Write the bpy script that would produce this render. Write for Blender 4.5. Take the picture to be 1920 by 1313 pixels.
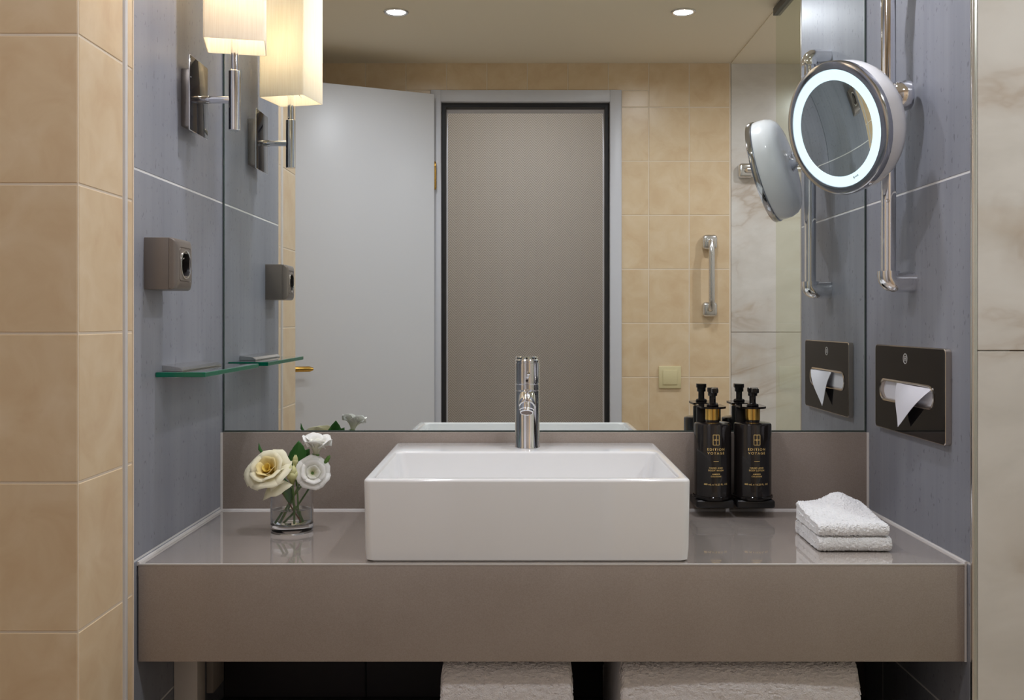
import bpy, bmesh, math, random
from mathutils import Vector, Matrix, noise

random.seed(7)
for o in list(bpy.data.objects):
    bpy.data.objects.remove(o, do_unlink=True)
scene = bpy.context.scene
C = scene.collection

# ------------------------------------------------------------------ camera, world, exposure
FPX = 1867.0
EYE = 1.2234
CAMY = -1.974
cam_data = bpy.data.cameras.new('camera')
cam_data.sensor_fit = 'HORIZONTAL'
cam_data.sensor_width = 36.0
cam_data.lens = 36.0 * FPX / 1920.0
cam_data.shift_x = -13.0 / 1920.0
cam_data.shift_y = -54.5 / 1920.0
cam_data.clip_start = 0.02
cam = bpy.data.objects.new('camera', cam_data)
cam.location = (0, CAMY, EYE)
cam.rotation_euler = (math.radians(90), 0, 0)
C.objects.link(cam)
scene.camera = cam

world = bpy.data.worlds.new('world')
scene.world = world
world.use_nodes = True
world.node_tree.nodes['Background'].inputs[0].default_value = (0.9, 0.93, 1, 1)
world.node_tree.nodes['Background'].inputs[1].default_value = 0.05

vs = scene.view_settings
vs.view_transform = 'Standard'
vs.look = 'None'
vs.gamma = 1.0
vs.use_curve_mapping = False
vs.exposure = 0.16

# main measures (metres); mirror surface is Y = 0, camera looks along +Y
XL, XR = -0.5875, 0.689
ZC = 0.85            # counter top
YF = -0.444          # counter front
YG = -0.458          # front end of the grey side walls
YP = -0.646          # front of the left pillar
YO = -1.699          # wall opposite the mirror
XG = 0.7815          # shower glass plane
CEIL = 2.176
XW0, XW1 = -1.05, 1.62

DOWN_W = 2.9         # watts of one ceiling downlight
SCONCE_W = 5.8

# ------------------------------------------------------------------ node helpers
def srgb(r, g, b):
    f = lambda c: (c / 255 / 12.92) if c / 255 <= 0.04045 else ((c / 255 + 0.055) / 1.055) ** 2.4
    return (f(r), f(g), f(b), 1)

MATS = {}
def new_mat(name):
    m = bpy.data.materials.new(name)
    m.use_nodes = True
    nt = m.node_tree
    return m, nt, nt.nodes['Principled BSDF']

def simple(name, col, rough=0.5, metal=0.0, spec=0.5, coat=0.0, emit=None, es=0.0, trans=0.0, ior=1.45, sheen=0.0):
    m, nt, b = new_mat(name)
    b.inputs['Base Color'].default_value = col
    b.inputs['Roughness'].default_value = rough
    b.inputs['Metallic'].default_value = metal
    b.inputs['Specular IOR Level'].default_value = spec
    b.inputs['Coat Weight'].default_value = coat
    b.inputs['Coat Roughness'].default_value = 0.04
    b.inputs['Transmission Weight'].default_value = trans
    b.inputs['IOR'].default_value = ior
    b.inputs['Sheen Weight'].default_value = sheen
    if emit:
        b.inputs['Emission Color'].default_value = emit
        b.inputs['Emission Strength'].default_value = es
    MATS[name] = m
    return m

def N(nt, typ, **kw):
    n = nt.nodes.new(typ)
    for k, v in kw.items():
        setattr(n, k, v)
    return n

def mapped(nt, scale=(1, 1, 1), coord='world'):
    if coord == 'world':
        g = N(nt, 'ShaderNodeNewGeometry'); out = g.outputs['Position']
    else:
        g = N(nt, 'ShaderNodeTexCoord'); out = g.outputs['Object']
    mp = N(nt, 'ShaderNodeMapping')
    mp.inputs['Scale'].default_value = scale
    nt.links.new(out, mp.inputs['Vector'])
    return mp.outputs['Vector']

def noise_tex(nt, vec, scale, detail=4, rough=0.55, dist=0.0):
    n = N(nt, 'ShaderNodeTexNoise')
    n.inputs['Scale'].default_value = scale
    n.inputs['Detail'].default_value = detail
    n.inputs['Roughness'].default_value = rough
    n.inputs['Distortion'].default_value = dist
    nt.links.new(vec, n.inputs['Vector'])
    return n.outputs['Fac']

def ramp(nt, fac, stops):
    r = N(nt, 'ShaderNodeValToRGB')
    els = r.color_ramp.elements
    while len(els) < len(stops):
        els.new(0.5)
    for e, (p, c) in zip(els, stops):
        e.position = p; e.color = c
    nt.links.new(fac, r.inputs['Fac'])
    return r.outputs['Color']

def mixc(nt, fac, a, b, blend='MIX'):
    m = N(nt, 'ShaderNodeMix', data_type='RGBA', blend_type=blend)
    for sock, v in ((m.inputs[0], fac), (m.inputs[6], a), (m.inputs[7], b)):
        if hasattr(v, 'links'):
            nt.links.new(v, sock)
        else:
            sock.default_value = v
    return m.outputs[2]

def math_n(nt, op, a, b=None, clamp=False):
    m = N(nt, 'ShaderNodeMath', operation=op, use_clamp=clamp)
    for i, v in enumerate((a, b)):
        if v is None: continue
        if hasattr(v, 'links'):
            nt.links.new(v, m.inputs[i])
        else:
            m.inputs[i].default_value = v
    return m.outputs[0]

def bump(nt, bsdf, height, strength, dist=0.001):
    b = N(nt, 'ShaderNodeBump')
    b.inputs['Strength'].default_value = strength
    b.inputs['Distance'].default_value = dist
    nt.links.new(height, b.inputs['Height'])
    nt.links.new(b.outputs['Normal'], bsdf.inputs['Normal'])

# ------------------------------------------------------------------ materials
def mat_grey_tile():
    m, nt, b = new_mat('grey_stone_tile')
    st = noise_tex(nt, mapped(nt, (38, 38, 1.6)), 1.0, 5, 0.6)
    lo = noise_tex(nt, mapped(nt, (5, 5, 0.9)), 1.0, 3)
    base = ramp(nt, st, [(0.3, srgb(126, 129, 138)), (0.7, srgb(148, 150, 158))])
    base = mixc(nt, 0.55, base, ramp(nt, lo, [(0.3, srgb(120, 123, 133)), (0.7, srgb(156, 157, 164))]))
    sp = noise_tex(nt, mapped(nt, (1, 1, 0.55)), 150.0, 1.5, 0.5)
    spm = ramp(nt, sp, [(0.66, (0, 0, 0, 1)), (0.72, (1, 1, 1, 1))])
    col = mixc(nt, math_n(nt, 'MULTIPLY', spm, 0.48), base, srgb(78, 77, 86))
    nt.links.new(col, b.inputs['Base Color'])
    b.inputs['Roughness'].default_value = 0.4
    b.inputs['Specular IOR Level'].default_value = 0.35
    MATS['grey_tile'] = m
    return m

def mat_beige_tile():
    m, nt, b = new_mat('beige_ceramic_tile')
    oi = N(nt, 'ShaderNodeObjectInfo')
    v = mapped(nt, (1, 1, 1))
    add = N(nt, 'ShaderNodeVectorMath', operation='ADD')
    sc = N(nt, 'ShaderNodeVectorMath', operation='SCALE')
    comb = N(nt, 'ShaderNodeCombineXYZ')
    for i in range(3):
        nt.links.new(oi.outputs['Random'], comb.inputs[i])
    nt.links.new(comb.outputs[0], sc.inputs[0]); sc.inputs['Scale'].default_value = 17.0
    nt.links.new(v, add.inputs[0]); nt.links.new(sc.outputs[0], add.inputs[1])
    n1 = noise_tex(nt, add.outputs[0], 14, 4, 0.55, 0.6)
    col = ramp(nt, n1, [(0.28, srgb(214, 184, 147)), (0.5, srgb(222, 196, 160)), (0.75, srgb(229, 206, 174))])
    vary = ramp(nt, oi.outputs['Random'], [(0, (0.95, 0.94, 0.93, 1)), (1, (1.0, 1.0, 1.0, 1))])
    col = mixc(nt, 1.0, col, vary, 'MULTIPLY')
    nt.links.new(col, b.inputs['Base Color'])
    b.inputs['Roughness'].default_value = 0.3
    n2 = noise_tex(nt, v, 22, 2)
    bump(nt, b, n2, 0.12, 0.002)
    MATS['beige_tile'] = m
    return m

def mat_marble():
    m, nt, b = new_mat('cream_marble')
    v = mapped(nt, (1.0, 1.0, 1.7))
    rot = N(nt, 'ShaderNodeMapping'); rot.inputs['Rotation'].default_value = (0.0, 0.5, 0.2)
    nt.links.new(v, rot.inputs['Vector']); v = rot.outputs['Vector']
    n1 = noise_tex(nt, v, 1.9, 5, 0.5, 0.9)
    a = math_n(nt, 'ABSOLUTE', math_n(nt, 'SUBTRACT', n1, 0.5))
    vein = ramp(nt, a, [(0.0, (0.9, 0.9, 0.9, 1)), (0.016, (0.4, 0.4, 0.4, 1)), (0.075, (0, 0, 0, 1))])
    msk = ramp(nt, noise_tex(nt, v, 2.0, 2), [(0.42, (0, 0, 0, 1)), (0.62, (1, 1, 1, 1))])
    fac = math_n(nt, 'MULTIPLY', vein, msk)
    cl = noise_tex(nt, v, 3.5, 5, 0.6, 0.8)
    base = ramp(nt, cl, [(0.3, srgb(208, 202, 194)), (0.55, srgb(220, 214, 207)), (0.8, srgb(226, 221, 215))])
    warm = ramp(nt, noise_tex(nt, v, 4.0, 4, 0.6, 1.0), [(0.56, (0, 0, 0, 1)), (0.82, (0.5, 0.5, 0.5, 1))])
    base = mixc(nt, math_n(nt, 'MULTIPLY', warm, msk), base, srgb(186, 158, 122))
    col = mixc(nt, math_n(nt, 'MULTIPLY', fac, 0.55), base, srgb(158, 126, 92))
    nt.links.new(col, b.inputs['Base Color'])
    b.inputs['Roughness'].default_value = 0.22
    MATS['marble'] = m
    return m

def mat_quartz(name='quartz', honed=False):
    m, nt, b = new_mat('taupe_' + name)
    n = noise_tex(nt, mapped(nt), 700, 2, 0.6)
    n2 = noise_tex(nt, mapped(nt), 9, 3)
    col = ramp(nt, n, [(0.3, (srgb(144, 131, 121) if honed else srgb(160, 149, 141))), (0.7, (srgb(164, 152, 142) if honed else srgb(180, 170, 162)))])  # same stone; polished copy coloured lighter to imitate the light on the top
    col = mixc(nt, 0.35, col, ramp(nt, n2, [(0.3, (srgb(146, 133, 123) if honed else srgb(162, 151, 143))), (0.7, (srgb(162, 150, 141) if honed else srgb(178, 168, 160)))]))
    nt.links.new(col, b.inputs['Base Color'])
    b.inputs['Roughness'].default_value = 0.06
    b.inputs['Specular IOR Level'].default_value = 1.0
    b.inputs['Coat Weight'].default_value = 1.0
    b.inputs['Coat Roughness'].default_value = 0.03
    b.inputs['Coat IOR'].default_value = 1.6
    if honed:
        b.inputs['Roughness'].default_value = 0.3
        b.inputs['Specular IOR Level'].default_value = 0.45
        b.inputs['Coat Weight'].default_value = 0.0
    MATS[name] = m
    return m

def mat_wallpaper():
    m, nt, b = new_mat('herringbone_wallpaper')
    g = N(nt, 'ShaderNodeNewGeometry')
    s = N(nt, 'ShaderNodeSeparateXYZ'); nt.links.new(g.outputs['Position'], s.inputs[0])
    px = math_n(nt, 'PINGPONG', s.outputs['X'], 0.028)
    t = math_n(nt, 'ADD', math_n(nt, 'MULTIPLY', px, 1.15), s.outputs['Z'])
    st = math_n(nt, 'SINE', math_n(nt, 'MULTIPLY', t, 2 * math.pi / 0.0125))
    fine = noise_tex(nt, mapped(nt), 260, 2)
    h = math_n(nt, 'ADD', math_n(nt, 'MULTIPLY', st, 0.5), math_n(nt, 'MULTIPLY', fine, 0.4))
    col = ramp(nt, math_n(nt, 'ADD', math_n(nt, 'MULTIPLY', st, 0.5), 0.5), [(0, srgb(158, 149, 139)), (1, srgb(194, 186, 178))])
    nt.links.new(col, b.inputs['Base Color'])
    b.inputs['Roughness'].default_value = 0.6
    bump(nt, b, h, 0.5, 0.0012)
    MATS['wallpaper'] = m
    return m

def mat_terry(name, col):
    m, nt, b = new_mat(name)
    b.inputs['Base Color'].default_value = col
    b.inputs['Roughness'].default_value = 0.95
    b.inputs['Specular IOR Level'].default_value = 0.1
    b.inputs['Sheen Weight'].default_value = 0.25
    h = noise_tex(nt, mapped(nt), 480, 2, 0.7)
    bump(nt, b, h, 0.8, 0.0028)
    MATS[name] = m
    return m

def mat_shade():
    m = bpy.data.materials.new('lamp_shade_fabric'); m.use_nodes = True
    nt = m.node_tree; nt.nodes.clear()
    out = N(nt, 'ShaderNodeOutputMaterial')
    th = noise_tex(nt, mapped(nt, (600, 600, 14)), 1.0, 2)
    col = ramp(nt, th, [(0.3, srgb(243, 234, 219)), (0.7, srgb(252, 246, 234))])
    d = N(nt, 'ShaderNodeBsdfDiffuse'); t = N(nt, 'ShaderNodeBsdfTranslucent')
    nt.links.new(col, d.inputs['Color']); nt.links.new(col, t.inputs['Color'])
    mx = N(nt, 'ShaderNodeMixShader'); mx.inputs[0].default_value = 0.37
    nt.links.new(d.outputs[0], mx.inputs[1]); nt.links.new(t.outputs[0], mx.inputs[2])
    nt.links.new(mx.outputs[0], out.inputs['Surface'])
    MATS['shade'] = m
    return m

def mat_petal(name, c_in, c_out):
    m = bpy.data.materials.new(name); m.use_nodes = True
    nt = m.node_tree; nt.nodes.clear()
    out = N(nt, 'ShaderNodeOutputMaterial')
    at = N(nt, 'ShaderNodeAttribute', attribute_name='depth')
    col = ramp(nt, at.outputs['Fac'], [(0.0, c_in), (0.9, c_out)])
    d = N(nt, 'ShaderNodeBsdfDiffuse'); t = N(nt, 'ShaderNodeBsdfTranslucent')
    nt.links.new(col, d.inputs['Color']); nt.links.new(col, t.inputs['Color'])
    mx = N(nt, 'ShaderNodeMixShader'); mx.inputs[0].default_value = 0.3
    nt.links.new(d.outputs[0], mx.inputs[1]); nt.links.new(t.outputs[0], mx.inputs[2])
    nt.links.new(mx.outputs[0], out.inputs['Surface'])
    MATS[name] = m
    return m

mat_grey_tile(); mat_beige_tile(); mat_marble(); mat_quartz(); mat_quartz('quartz_honed', True); mat_wallpaper(); mat_shade()
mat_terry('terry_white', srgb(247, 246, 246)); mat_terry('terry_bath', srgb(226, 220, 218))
mat_petal('petal_yellow', srgb(246, 216, 84), srgb(255, 250, 226))
mat_petal('petal_white', srgb(232, 232, 190), srgb(255, 254, 250))
mat_petal('petal_bud', srgb(206, 210, 130), srgb(236, 234, 180))
simple('grout_white', srgb(222, 220, 218), 0.7)
simple('grout_beige', srgb(226, 210, 190), 0.8)
simple('grout_marble', srgb(160, 140, 122), 0.8)
simple('silicone', srgb(205, 200, 196), 0.35)
simple('ceiling_paint', srgb(236, 224, 202), 0.85)
simple('floor_tile', srgb(206, 190, 172), 0.4)
simple('white_paint', srgb(214, 213, 216), 0.38)
simple('frame_paint', srgb(204, 203, 208), 0.4)
simple('black_seal', srgb(30, 27, 27), 0.55)
simple('brass', srgb(200, 158, 80), 0.25, 1.0)
simple('chrome', (0.86, 0.86, 0.88, 1), 0.06, 1.0)
simple('chrome_dark', (0.55, 0.55, 0.58, 1), 0.10, 1.0)
simple('chrome_satin', (0.72, 0.71, 0.70, 1), 0.22, 1.0)
simple('black_chrome', (0.010, 0.010, 0.016, 1), 0.04, 0.0, 0.25)
simple('mirror', (0.86, 0.90, 0.875, 1), 0.0, 1.0)
simple('mirror_edge', srgb(70, 82, 78), 0.25)
simple('round_mirror', (0.80, 0.85, 0.83, 1), 0.0, 1.0)
simple('ceramic', srgb(236, 235, 234), 0.08, 0.0, 0.5, 0.6)
simple('white_plastic', srgb(236, 235, 236), 0.18, 0.0, 0.5, 0.4)
simple('cream_plastic', srgb(218, 204, 160), 0.35)
simple('taupe_plastic', srgb(122, 113, 106), 0.3, 0.25)
simple('dark_plastic', srgb(38, 34, 34), 0.35)
simple('black_gloss', srgb(20, 17, 17), 0.06, 0.0, 0.42)
simple('bottle_black', srgb(30, 26, 25), 0.13, 0.0, 0.5, 0.3)
simple('black_satin', srgb(20, 19, 20), 0.3)
simple('gold', srgb(222, 180, 96), 0.18, 1.0)
simple('gold_print', srgb(240, 206, 132), 0.4, 0.25)
simple('silver_print', srgb(224, 220, 218), 0.3, 0.3)
simple('paper', srgb(226, 225, 232), 0.9)
simple('stainless', srgb(196, 186, 176), 0.18, 1.0)
simple('glass', (1, 1, 1, 1), 0.0, 0, 0.5, trans=1.0, ior=1.47)
simple('water', (0.97, 1, 0.98, 1), 0.0, 0, 0.5, trans=1.0, ior=1.33)
simple('shelf_glass', (0.86, 0.97, 0.93, 1), 0.0, 0, 0.5, trans=1.0, ior=1.5)
simple('shelf_edge', srgb(0, 120, 92), 0.12, 0, 0.6, trans=0.25, ior=1.5)

def mat_thin_glass(name, tint):
    m = bpy.data.materials.new(name); m.use_nodes = True
    nt = m.node_tree; nt.nodes.clear()
    out = N(nt, 'ShaderNodeOutputMaterial'); fr = N(nt, 'ShaderNodeFresnel'); fr.inputs['IOR'].default_value = 1.5
    t = N(nt, 'ShaderNodeBsdfTransparent'); t.inputs['Color'].default_value = tint
    g = N(nt, 'ShaderNodeBsdfGlossy'); g.inputs['Roughness'].default_value = 0.0
    mx = N(nt, 'ShaderNodeMixShader')
    ge = N(nt, 'ShaderNodeNewGeometry')
    fac = math_n(nt, 'MULTIPLY', fr.outputs[0], math_n(nt, 'SUBTRACT', 1.0, ge.outputs['Backfacing']))
    nt.links.new(fac, mx.inputs[0]); nt.links.new(t.outputs[0], mx.inputs[1]); nt.links.new(g.outputs[0], mx.inputs[2])
    nt.links.new(mx.outputs[0], out.inputs['Surface'])
    MATS[name] = m
mat_thin_glass('screen_glass', (0.95, 0.985, 0.94, 1))
simple('leaf', srgb(52, 104, 40), 0.4)
simple('stem', srgb(92, 128, 58), 0.45)
simple('stem_brown', srgb(120, 70, 40), 0.6)
simple('dark_board', srgb(34, 30, 31), 0.4)
simple('white_trunking', srgb(214, 204, 192), 0.45)
simple('lens_on', (1, 1, 1, 1), 0.5, emit=(1.0, 0.97, 0.92, 1), es=14.0)
simple('ring_on', (0.25, 0.25, 0.25, 1), 0.4, emit=(0.70, 0.92, 1.0, 1), es=0.95)
simple('bulb_on', (1, 1, 1, 1), 0.4, emit=(1.0, 0.84, 0.6, 1), es=14.0)
simple('aerator_grey', srgb(118, 102, 94), 0.6)
simple('rail_grey', srgb(84, 82, 80), 0.45, 0.3)
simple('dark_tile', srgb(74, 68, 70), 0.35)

# ------------------------------------------------------------------ geometry helpers
def bm_box(x0, x1, y0, y1, z0, z1, bev=0.0, seg=2, bm=None):
    bm2 = bmesh.new()
    bmesh.ops.create_cube(bm2, size=1.0)
    for v in bm2.verts:
        v.co = Vector((x0 + (v.co.x + .5) * (x1 - x0), y0 + (v.co.y + .5) * (y1 - y0), z0 + (v.co.z + .5) * (z1 - z0)))
    if bev > 0:
        bmesh.ops.bevel(bm2, geom=list(bm2.edges), offset=bev, segments=seg, profile=0.5, affect='EDGES')
    if bm is None:
        return bm2
    return join(bm, bm2)

def join(bm, other):
    me = bpy.data.meshes.new('tmp'); other.to_mesh(me); other.free()
    bm.from_mesh(me); bpy.data.meshes.remove(me)
    return bm

def frame_from(d):
    d = d.normalized()
    a = Vector((0, 0, 1)) if abs(d.z) < 0.9 else Vector((1, 0, 0))
    u = d.cross(a).normalized(); w = d.cross(u).normalized()
    return u, w

def bm_tube(pts, r, seg=20, caps=True, bm=None):
    """tube along a polyline; r a number or list"""
    bm = bm or bmesh.new()
    pts = [Vector(p) for p in pts]
    n = len(pts)
    rs = r if isinstance(r, (list, tuple)) else [r] * n
    rings = []
    u = None
    for i, p in enumerate(pts):
        d = (pts[min(i + 1, n - 1)] - pts[max(i - 1, 0)]).normalized()
        if u is None:
            u, w = frame_from(d)
        else:
            u = (u - d * u.dot(d)).normalized(); w = d.cross(u).normalized()
        rings.append([bm.verts.new(p + (u * math.cos(2 * math.pi * k / seg) + w * math.sin(2 * math.pi * k / seg)) * rs[i]) for k in range(seg)])
    for a, b in zip(rings, rings[1:]):
        for k in range(seg):
            bm.faces.new((a[k], a[(k + 1) % seg], b[(k + 1) % seg], b[k]))
    if caps:
        bm.faces.new(rings[0][::-1]); bm.faces.new(rings[-1])
    bmesh.ops.recalc_face_normals(bm, faces=list(bm.faces))
    return bm

def bm_lathe(prof, origin=(0, 0, 0), axis=(0, 0, 1), seg=40, bm=None, closed=False):
    """profile [(radius, height)] turned about axis; radius 0 closes to a point"""
    bm = bm or bmesh.new()
    o = Vector(origin); d = Vector(axis).normalized()
    u, w = frame_from(d)
    rings = []
    for r, h in prof:
        if r < 1e-6:
            rings.append([bm.verts.new(o + d * h)])
        else:
            rings.append([bm.verts.new(o + d * h + (u * math.cos(2 * math.pi * k / seg) + w * math.sin(2 * math.pi * k / seg)) * r) for k in range(seg)])
    pairs = list(zip(rings, rings[1:]))
    if closed: pairs.append((rings[-1], rings[0]))
    for a, b in pairs:
        if len(a) == 1 and len(b) == 1: continue
        for k in range(seg):
            k2 = (k + 1) % seg
            if len(a) == 1: bm.faces.new((a[0], b[k2], b[k]))
            elif len(b) == 1: bm.faces.new((a[k], a[k2], b[0]))
            else: bm.faces.new((a[k], a[k2], b[k2], b[k]))
    bmesh.ops.recalc_face_normals(bm, faces=list(bm.faces))
    return bm

def bm_prism(poly, vec, bm=None):
    """closed polygon (list of 3D points) extruded by vec"""
    bm = bm or bmesh.new()
    a = [bm.verts.new(Vector(p)) for p in poly]
    b = [bm.verts.new(Vector(p) + Vector(vec)) for p in poly]
    n = len(a)
    bm.faces.new(a); bm.faces.new(b[::-1])
    for i in range(n):
        bm.faces.new((a[i], b[i], b[(i + 1) % n], a[(i + 1) % n]))
    bmesh.ops.recalc_face_normals(bm, faces=list(bm.faces))
    return bm

def stadium(cy, cz, ly, lz, n=10):
    """rounded slot outline in the YZ plane"""
    r = lz / 2; h = ly / 2 - r
    pts = []
    for k in range(n + 1):
        a = -math.pi / 2 + math.pi * k / n
        pts.append((cy + h + r * math.cos(a), cz + r * math.sin(a)))
    for k in range(n + 1):
        a = math.pi / 2 + math.pi * k / n
        pts.append((cy - h + r * math.cos(a), cz + r * math.sin(a)))
    return pts

def rrect(cx, cz, w, h, r, n=6):
    pts = []
    for sx, sz, a0 in ((1, -1, -90), (1, 1, 0), (-1, 1, 90), (-1, -1, 180)):
        for k in range(n + 1):
            a = math.radians(a0 + 90 * k / n)
            pts.append((cx + sx * (w / 2 - r) + r * math.cos(a), cz + sz * (h / 2 - r) + r * math.sin(a)))
    return pts

def ring_face(bm, outer, inner):
    """flat face ring between two equal-length loops of verts"""
    n = len(outer)
    for i in range(n):
        bm.faces.new((outer[i], outer[(i + 1) % n], inner[(i + 1) % n], inner[i]))

def to_obj(name, bm, mat, parent=None, off=(0, 0, 0), smooth=True):
    me = bpy.data.meshes.new(name)
    if any(off):
        bmesh.ops.translate(bm, verts=list(bm.verts), vec=-Vector(off))
    bm.normal_update()
    bm.to_mesh(me); bm.free()
    if isinstance(mat, (list, tuple)):
        for m in mat: me.materials.append(MATS[m])
    else:
        me.materials.append(MATS[mat])
    if smooth:
        me.polygons.foreach_set('use_smooth', [True] * len(me.polygons))
        try: me.set_sharp_from_angle(angle=math.radians(35))
        except Exception: pass
    o = bpy.data.objects.new(name, me)
    C.objects.link(o)
    if parent is not None:
        o.parent = parent
    return o

def tag(o, label=None, cat=None, group=None, kind=None):
    if label: o['label'] = label
    if cat: o['category'] = cat
    if group: o['group'] = group
    if kind: o['kind'] = kind
    return o

class Thing:
    def __init__(self, name, label, cat, loc, group=None, kind=None):
        self.loc = Vector(loc)
        self.o = bpy.data.objects.new(name, None)
        self.o.empty_display_size = 0.02
        self.o.location = self.loc
        C.objects.link(self.o)
        tag(self.o, label, cat, group, kind)
    def part(self, name, bm, mat, label=None, parent=None, smooth=True):
        p = to_obj(name, bm, mat, parent or self.o, self.loc, smooth)
        if label: p['label'] = label
        return p

def single(name, bm, mat, label, cat, loc, group=None, smooth=True):
    o = to_obj(name, bm, mat, None, loc, smooth)
    o.location = loc
    return tag(o, label, cat, group)

def struct(name, bm, mat, label, smooth=False):
    o = to_obj(name, bm, mat, None, (0, 0, 0), smooth)
    return tag(o, label, 'wall' if name.startswith('wall') else name.split('_')[0], kind='structure')

TILE_CACHE = {}
def tile_mesh(name, w, h, t, mat, bev, axis):
    """tile lying in a plane: axis 'y' faces along Y (w along X), 'x' faces along X (w along Y)"""
    key = (name, round(w, 4), round(h, 4), t, mat, axis)
    if key not in TILE_CACHE:
        if axis == 'y': bm = bm_box(-w / 2, w / 2, -t / 2, t / 2, -h / 2, h / 2, bev, 1)
        else: bm = bm_box(-t / 2, t / 2, -w / 2, w / 2, -h / 2, h / 2, bev, 1)
        me = bpy.data.meshes.new(name); bm.to_mesh(me); bm.free()
        me.materials.append(MATS[mat])
        TILE_CACHE[key] = me
    return TILE_CACHE[key]

def put_tile(name, parent, plane, a0, a1, z0, z1, axis, t=0.008, mat='beige_tile', gap=0.0025, bev=0.0012):
    """a tile centred on the wall plane, filling a0..a1 by z0..z1 less the joint"""
    w, h = a1 - a0 - gap, z1 - z0 - gap
    if w < 0.006 or h < 0.006: return
    o = bpy.data.objects.new(name, tile_mesh(name, w, h, t, mat, bev, axis))
    c = (a0 + a1) / 2
    o.location = (c, plane, (z0 + z1) / 2) if axis == 'y' else (plane, c, (z0 + z1) / 2)
    C.objects.link(o); o.parent = parent
    return o

def clip_rect(r, hole):
    """rectangle minus a hole that reaches its bottom: list of rectangles"""
    x0, x1, z0, z1 = r; hx0, hx1, hz1 = hole
    if x1 <= hx0 or x0 >= hx1 or z0 >= hz1: return [r]
    out = []
    if z1 > hz1: out.append((max(x0, x0), x1, hz1, z1)); z1 = hz1
    if x0 < hx0: out.append((x0, hx0, z0, z1))
    if x1 > hx1: out.append((hx1, x1, z0, z1))
    return out

def bands(lo, hi, start, pitch):
    """joint positions start + k*pitch cut to lo..hi"""
    k = math.floor((lo - start) / pitch); js = [lo]
    while True:
        k += 1; p = start + k * pitch
        if p >= hi - 1e-6: break
        if p > lo + 1e-6: js.append(p)
    js.append(hi)
    return list(zip(js, js[1:]))

# ================================================================== THE SETTING
struct('floor', bm_box(XW0, XW1, -3.05, 0.1, -0.05, 0.0), 'floor_tile', 'grey tiled bathroom floor')
struct('ceiling', bm_box(XW0, XW1, YO - 0.1, 0.1, CEIL, CEIL + 0.05), 'ceiling_paint', 'plain cream bathroom ceiling')

struct('ceiling_passage', bm_box(XW0, XW1, -3.05, YO, 2.5, 2.55), 'ceiling_paint', 'higher plain ceiling of the passage')
struct('wall_lintel', bm_box(XW0, XW1, YO - 0.1, YO, CEIL + 0.05, 2.5), 'ceiling_paint', 'plain wall strip above the bathroom ceiling')
# back wall behind mirror and under the counter
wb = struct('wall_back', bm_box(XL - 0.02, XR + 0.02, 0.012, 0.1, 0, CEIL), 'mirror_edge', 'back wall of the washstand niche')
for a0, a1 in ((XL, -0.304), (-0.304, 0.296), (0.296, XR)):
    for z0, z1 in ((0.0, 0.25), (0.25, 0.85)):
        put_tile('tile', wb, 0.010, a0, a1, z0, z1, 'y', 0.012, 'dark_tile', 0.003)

# grey tiled side walls of the niche
GT = 0.010
wl = struct('wall_left', bm_box(XL - 0.09, XL - 0.0006, YG, 0.012, 0, CEIL), 'grout_white', 'left niche wall of blue-grey stone tiles')
for z0, z1 in ((0.0, 0.6), (0.6, 0.856), (0.856, 1.457), (1.457, 2.057), (2.057, CEIL)):
    put_tile('tile', wl, XL - GT / 2, YG, 0.012, z0, z1, 'x', GT, 'grey_tile', 0.0034, 0.0006)
wr = struct('wall_right', bm_box(XR + 0.0006, XR + 0.06, YG + 0.004, 0.012, 0, CEIL), 'grout_white', 'right niche wall of blue-grey stone tiles')
for z0, z1 in ((0.0, 0.6), (0.6, 0.852), (0.852, 1.452), (1.452, 2.052), (2.052, CEIL)):
    if z1 < 0.86:
        put_tile('tile', wr, XR + GT / 2, YG + 0.004, -0.088, z0, z1, 'x', GT, 'grey_tile', 0.0034, 0.0006)
        put_tile('tile', wr, XR + GT / 2, -0.088, 0.012, z0, z1, 'x', GT, 'grey_tile', 0.0034, 0.0006)
    else:
        put_tile('tile', wr, XR + GT / 2, YG + 0.004, 0.012, z0, z1, 'x', GT, 'grey_tile', 0.0034, 0.0006)

# beige tiled pillar left of the niche
PT = 0.008; ZJ = 1.6054; PZ = 0.1993
wp = struct('wall_pillar', bm_box(XW0, XL - 0.0009, YP + 0.0009, YG, 0, CEIL), 'grout_beige', 'beige tiled pillar left of the washstand')
for z0, z1 in bands(0, CEIL, ZJ, PZ):
    for a0, a1 in bands(XW0, XL, XL, 0.1493):
        put_tile('tile', wp, YP + PT / 2, a0, a1, z0, z1, 'y', PT)
    put_tile('tile', wp, XL - PT / 2, YP + 0.001, -0.496, z0, z1, 'x', PT)
    put_tile('tile', wp, XL - PT / 2, -0.483, YG - 0.001, z0, z1, 'x', PT)
tb = to_obj('trim_1', bm_box(XL - 0.006, XL + 0.0035, -0.4955, -0.4845, 0, CEIL, 0.003, 2), 'silicone')
tag(tb, 'pale vertical joint bead on the beige pillar', 'trim', kind='structure')

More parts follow.
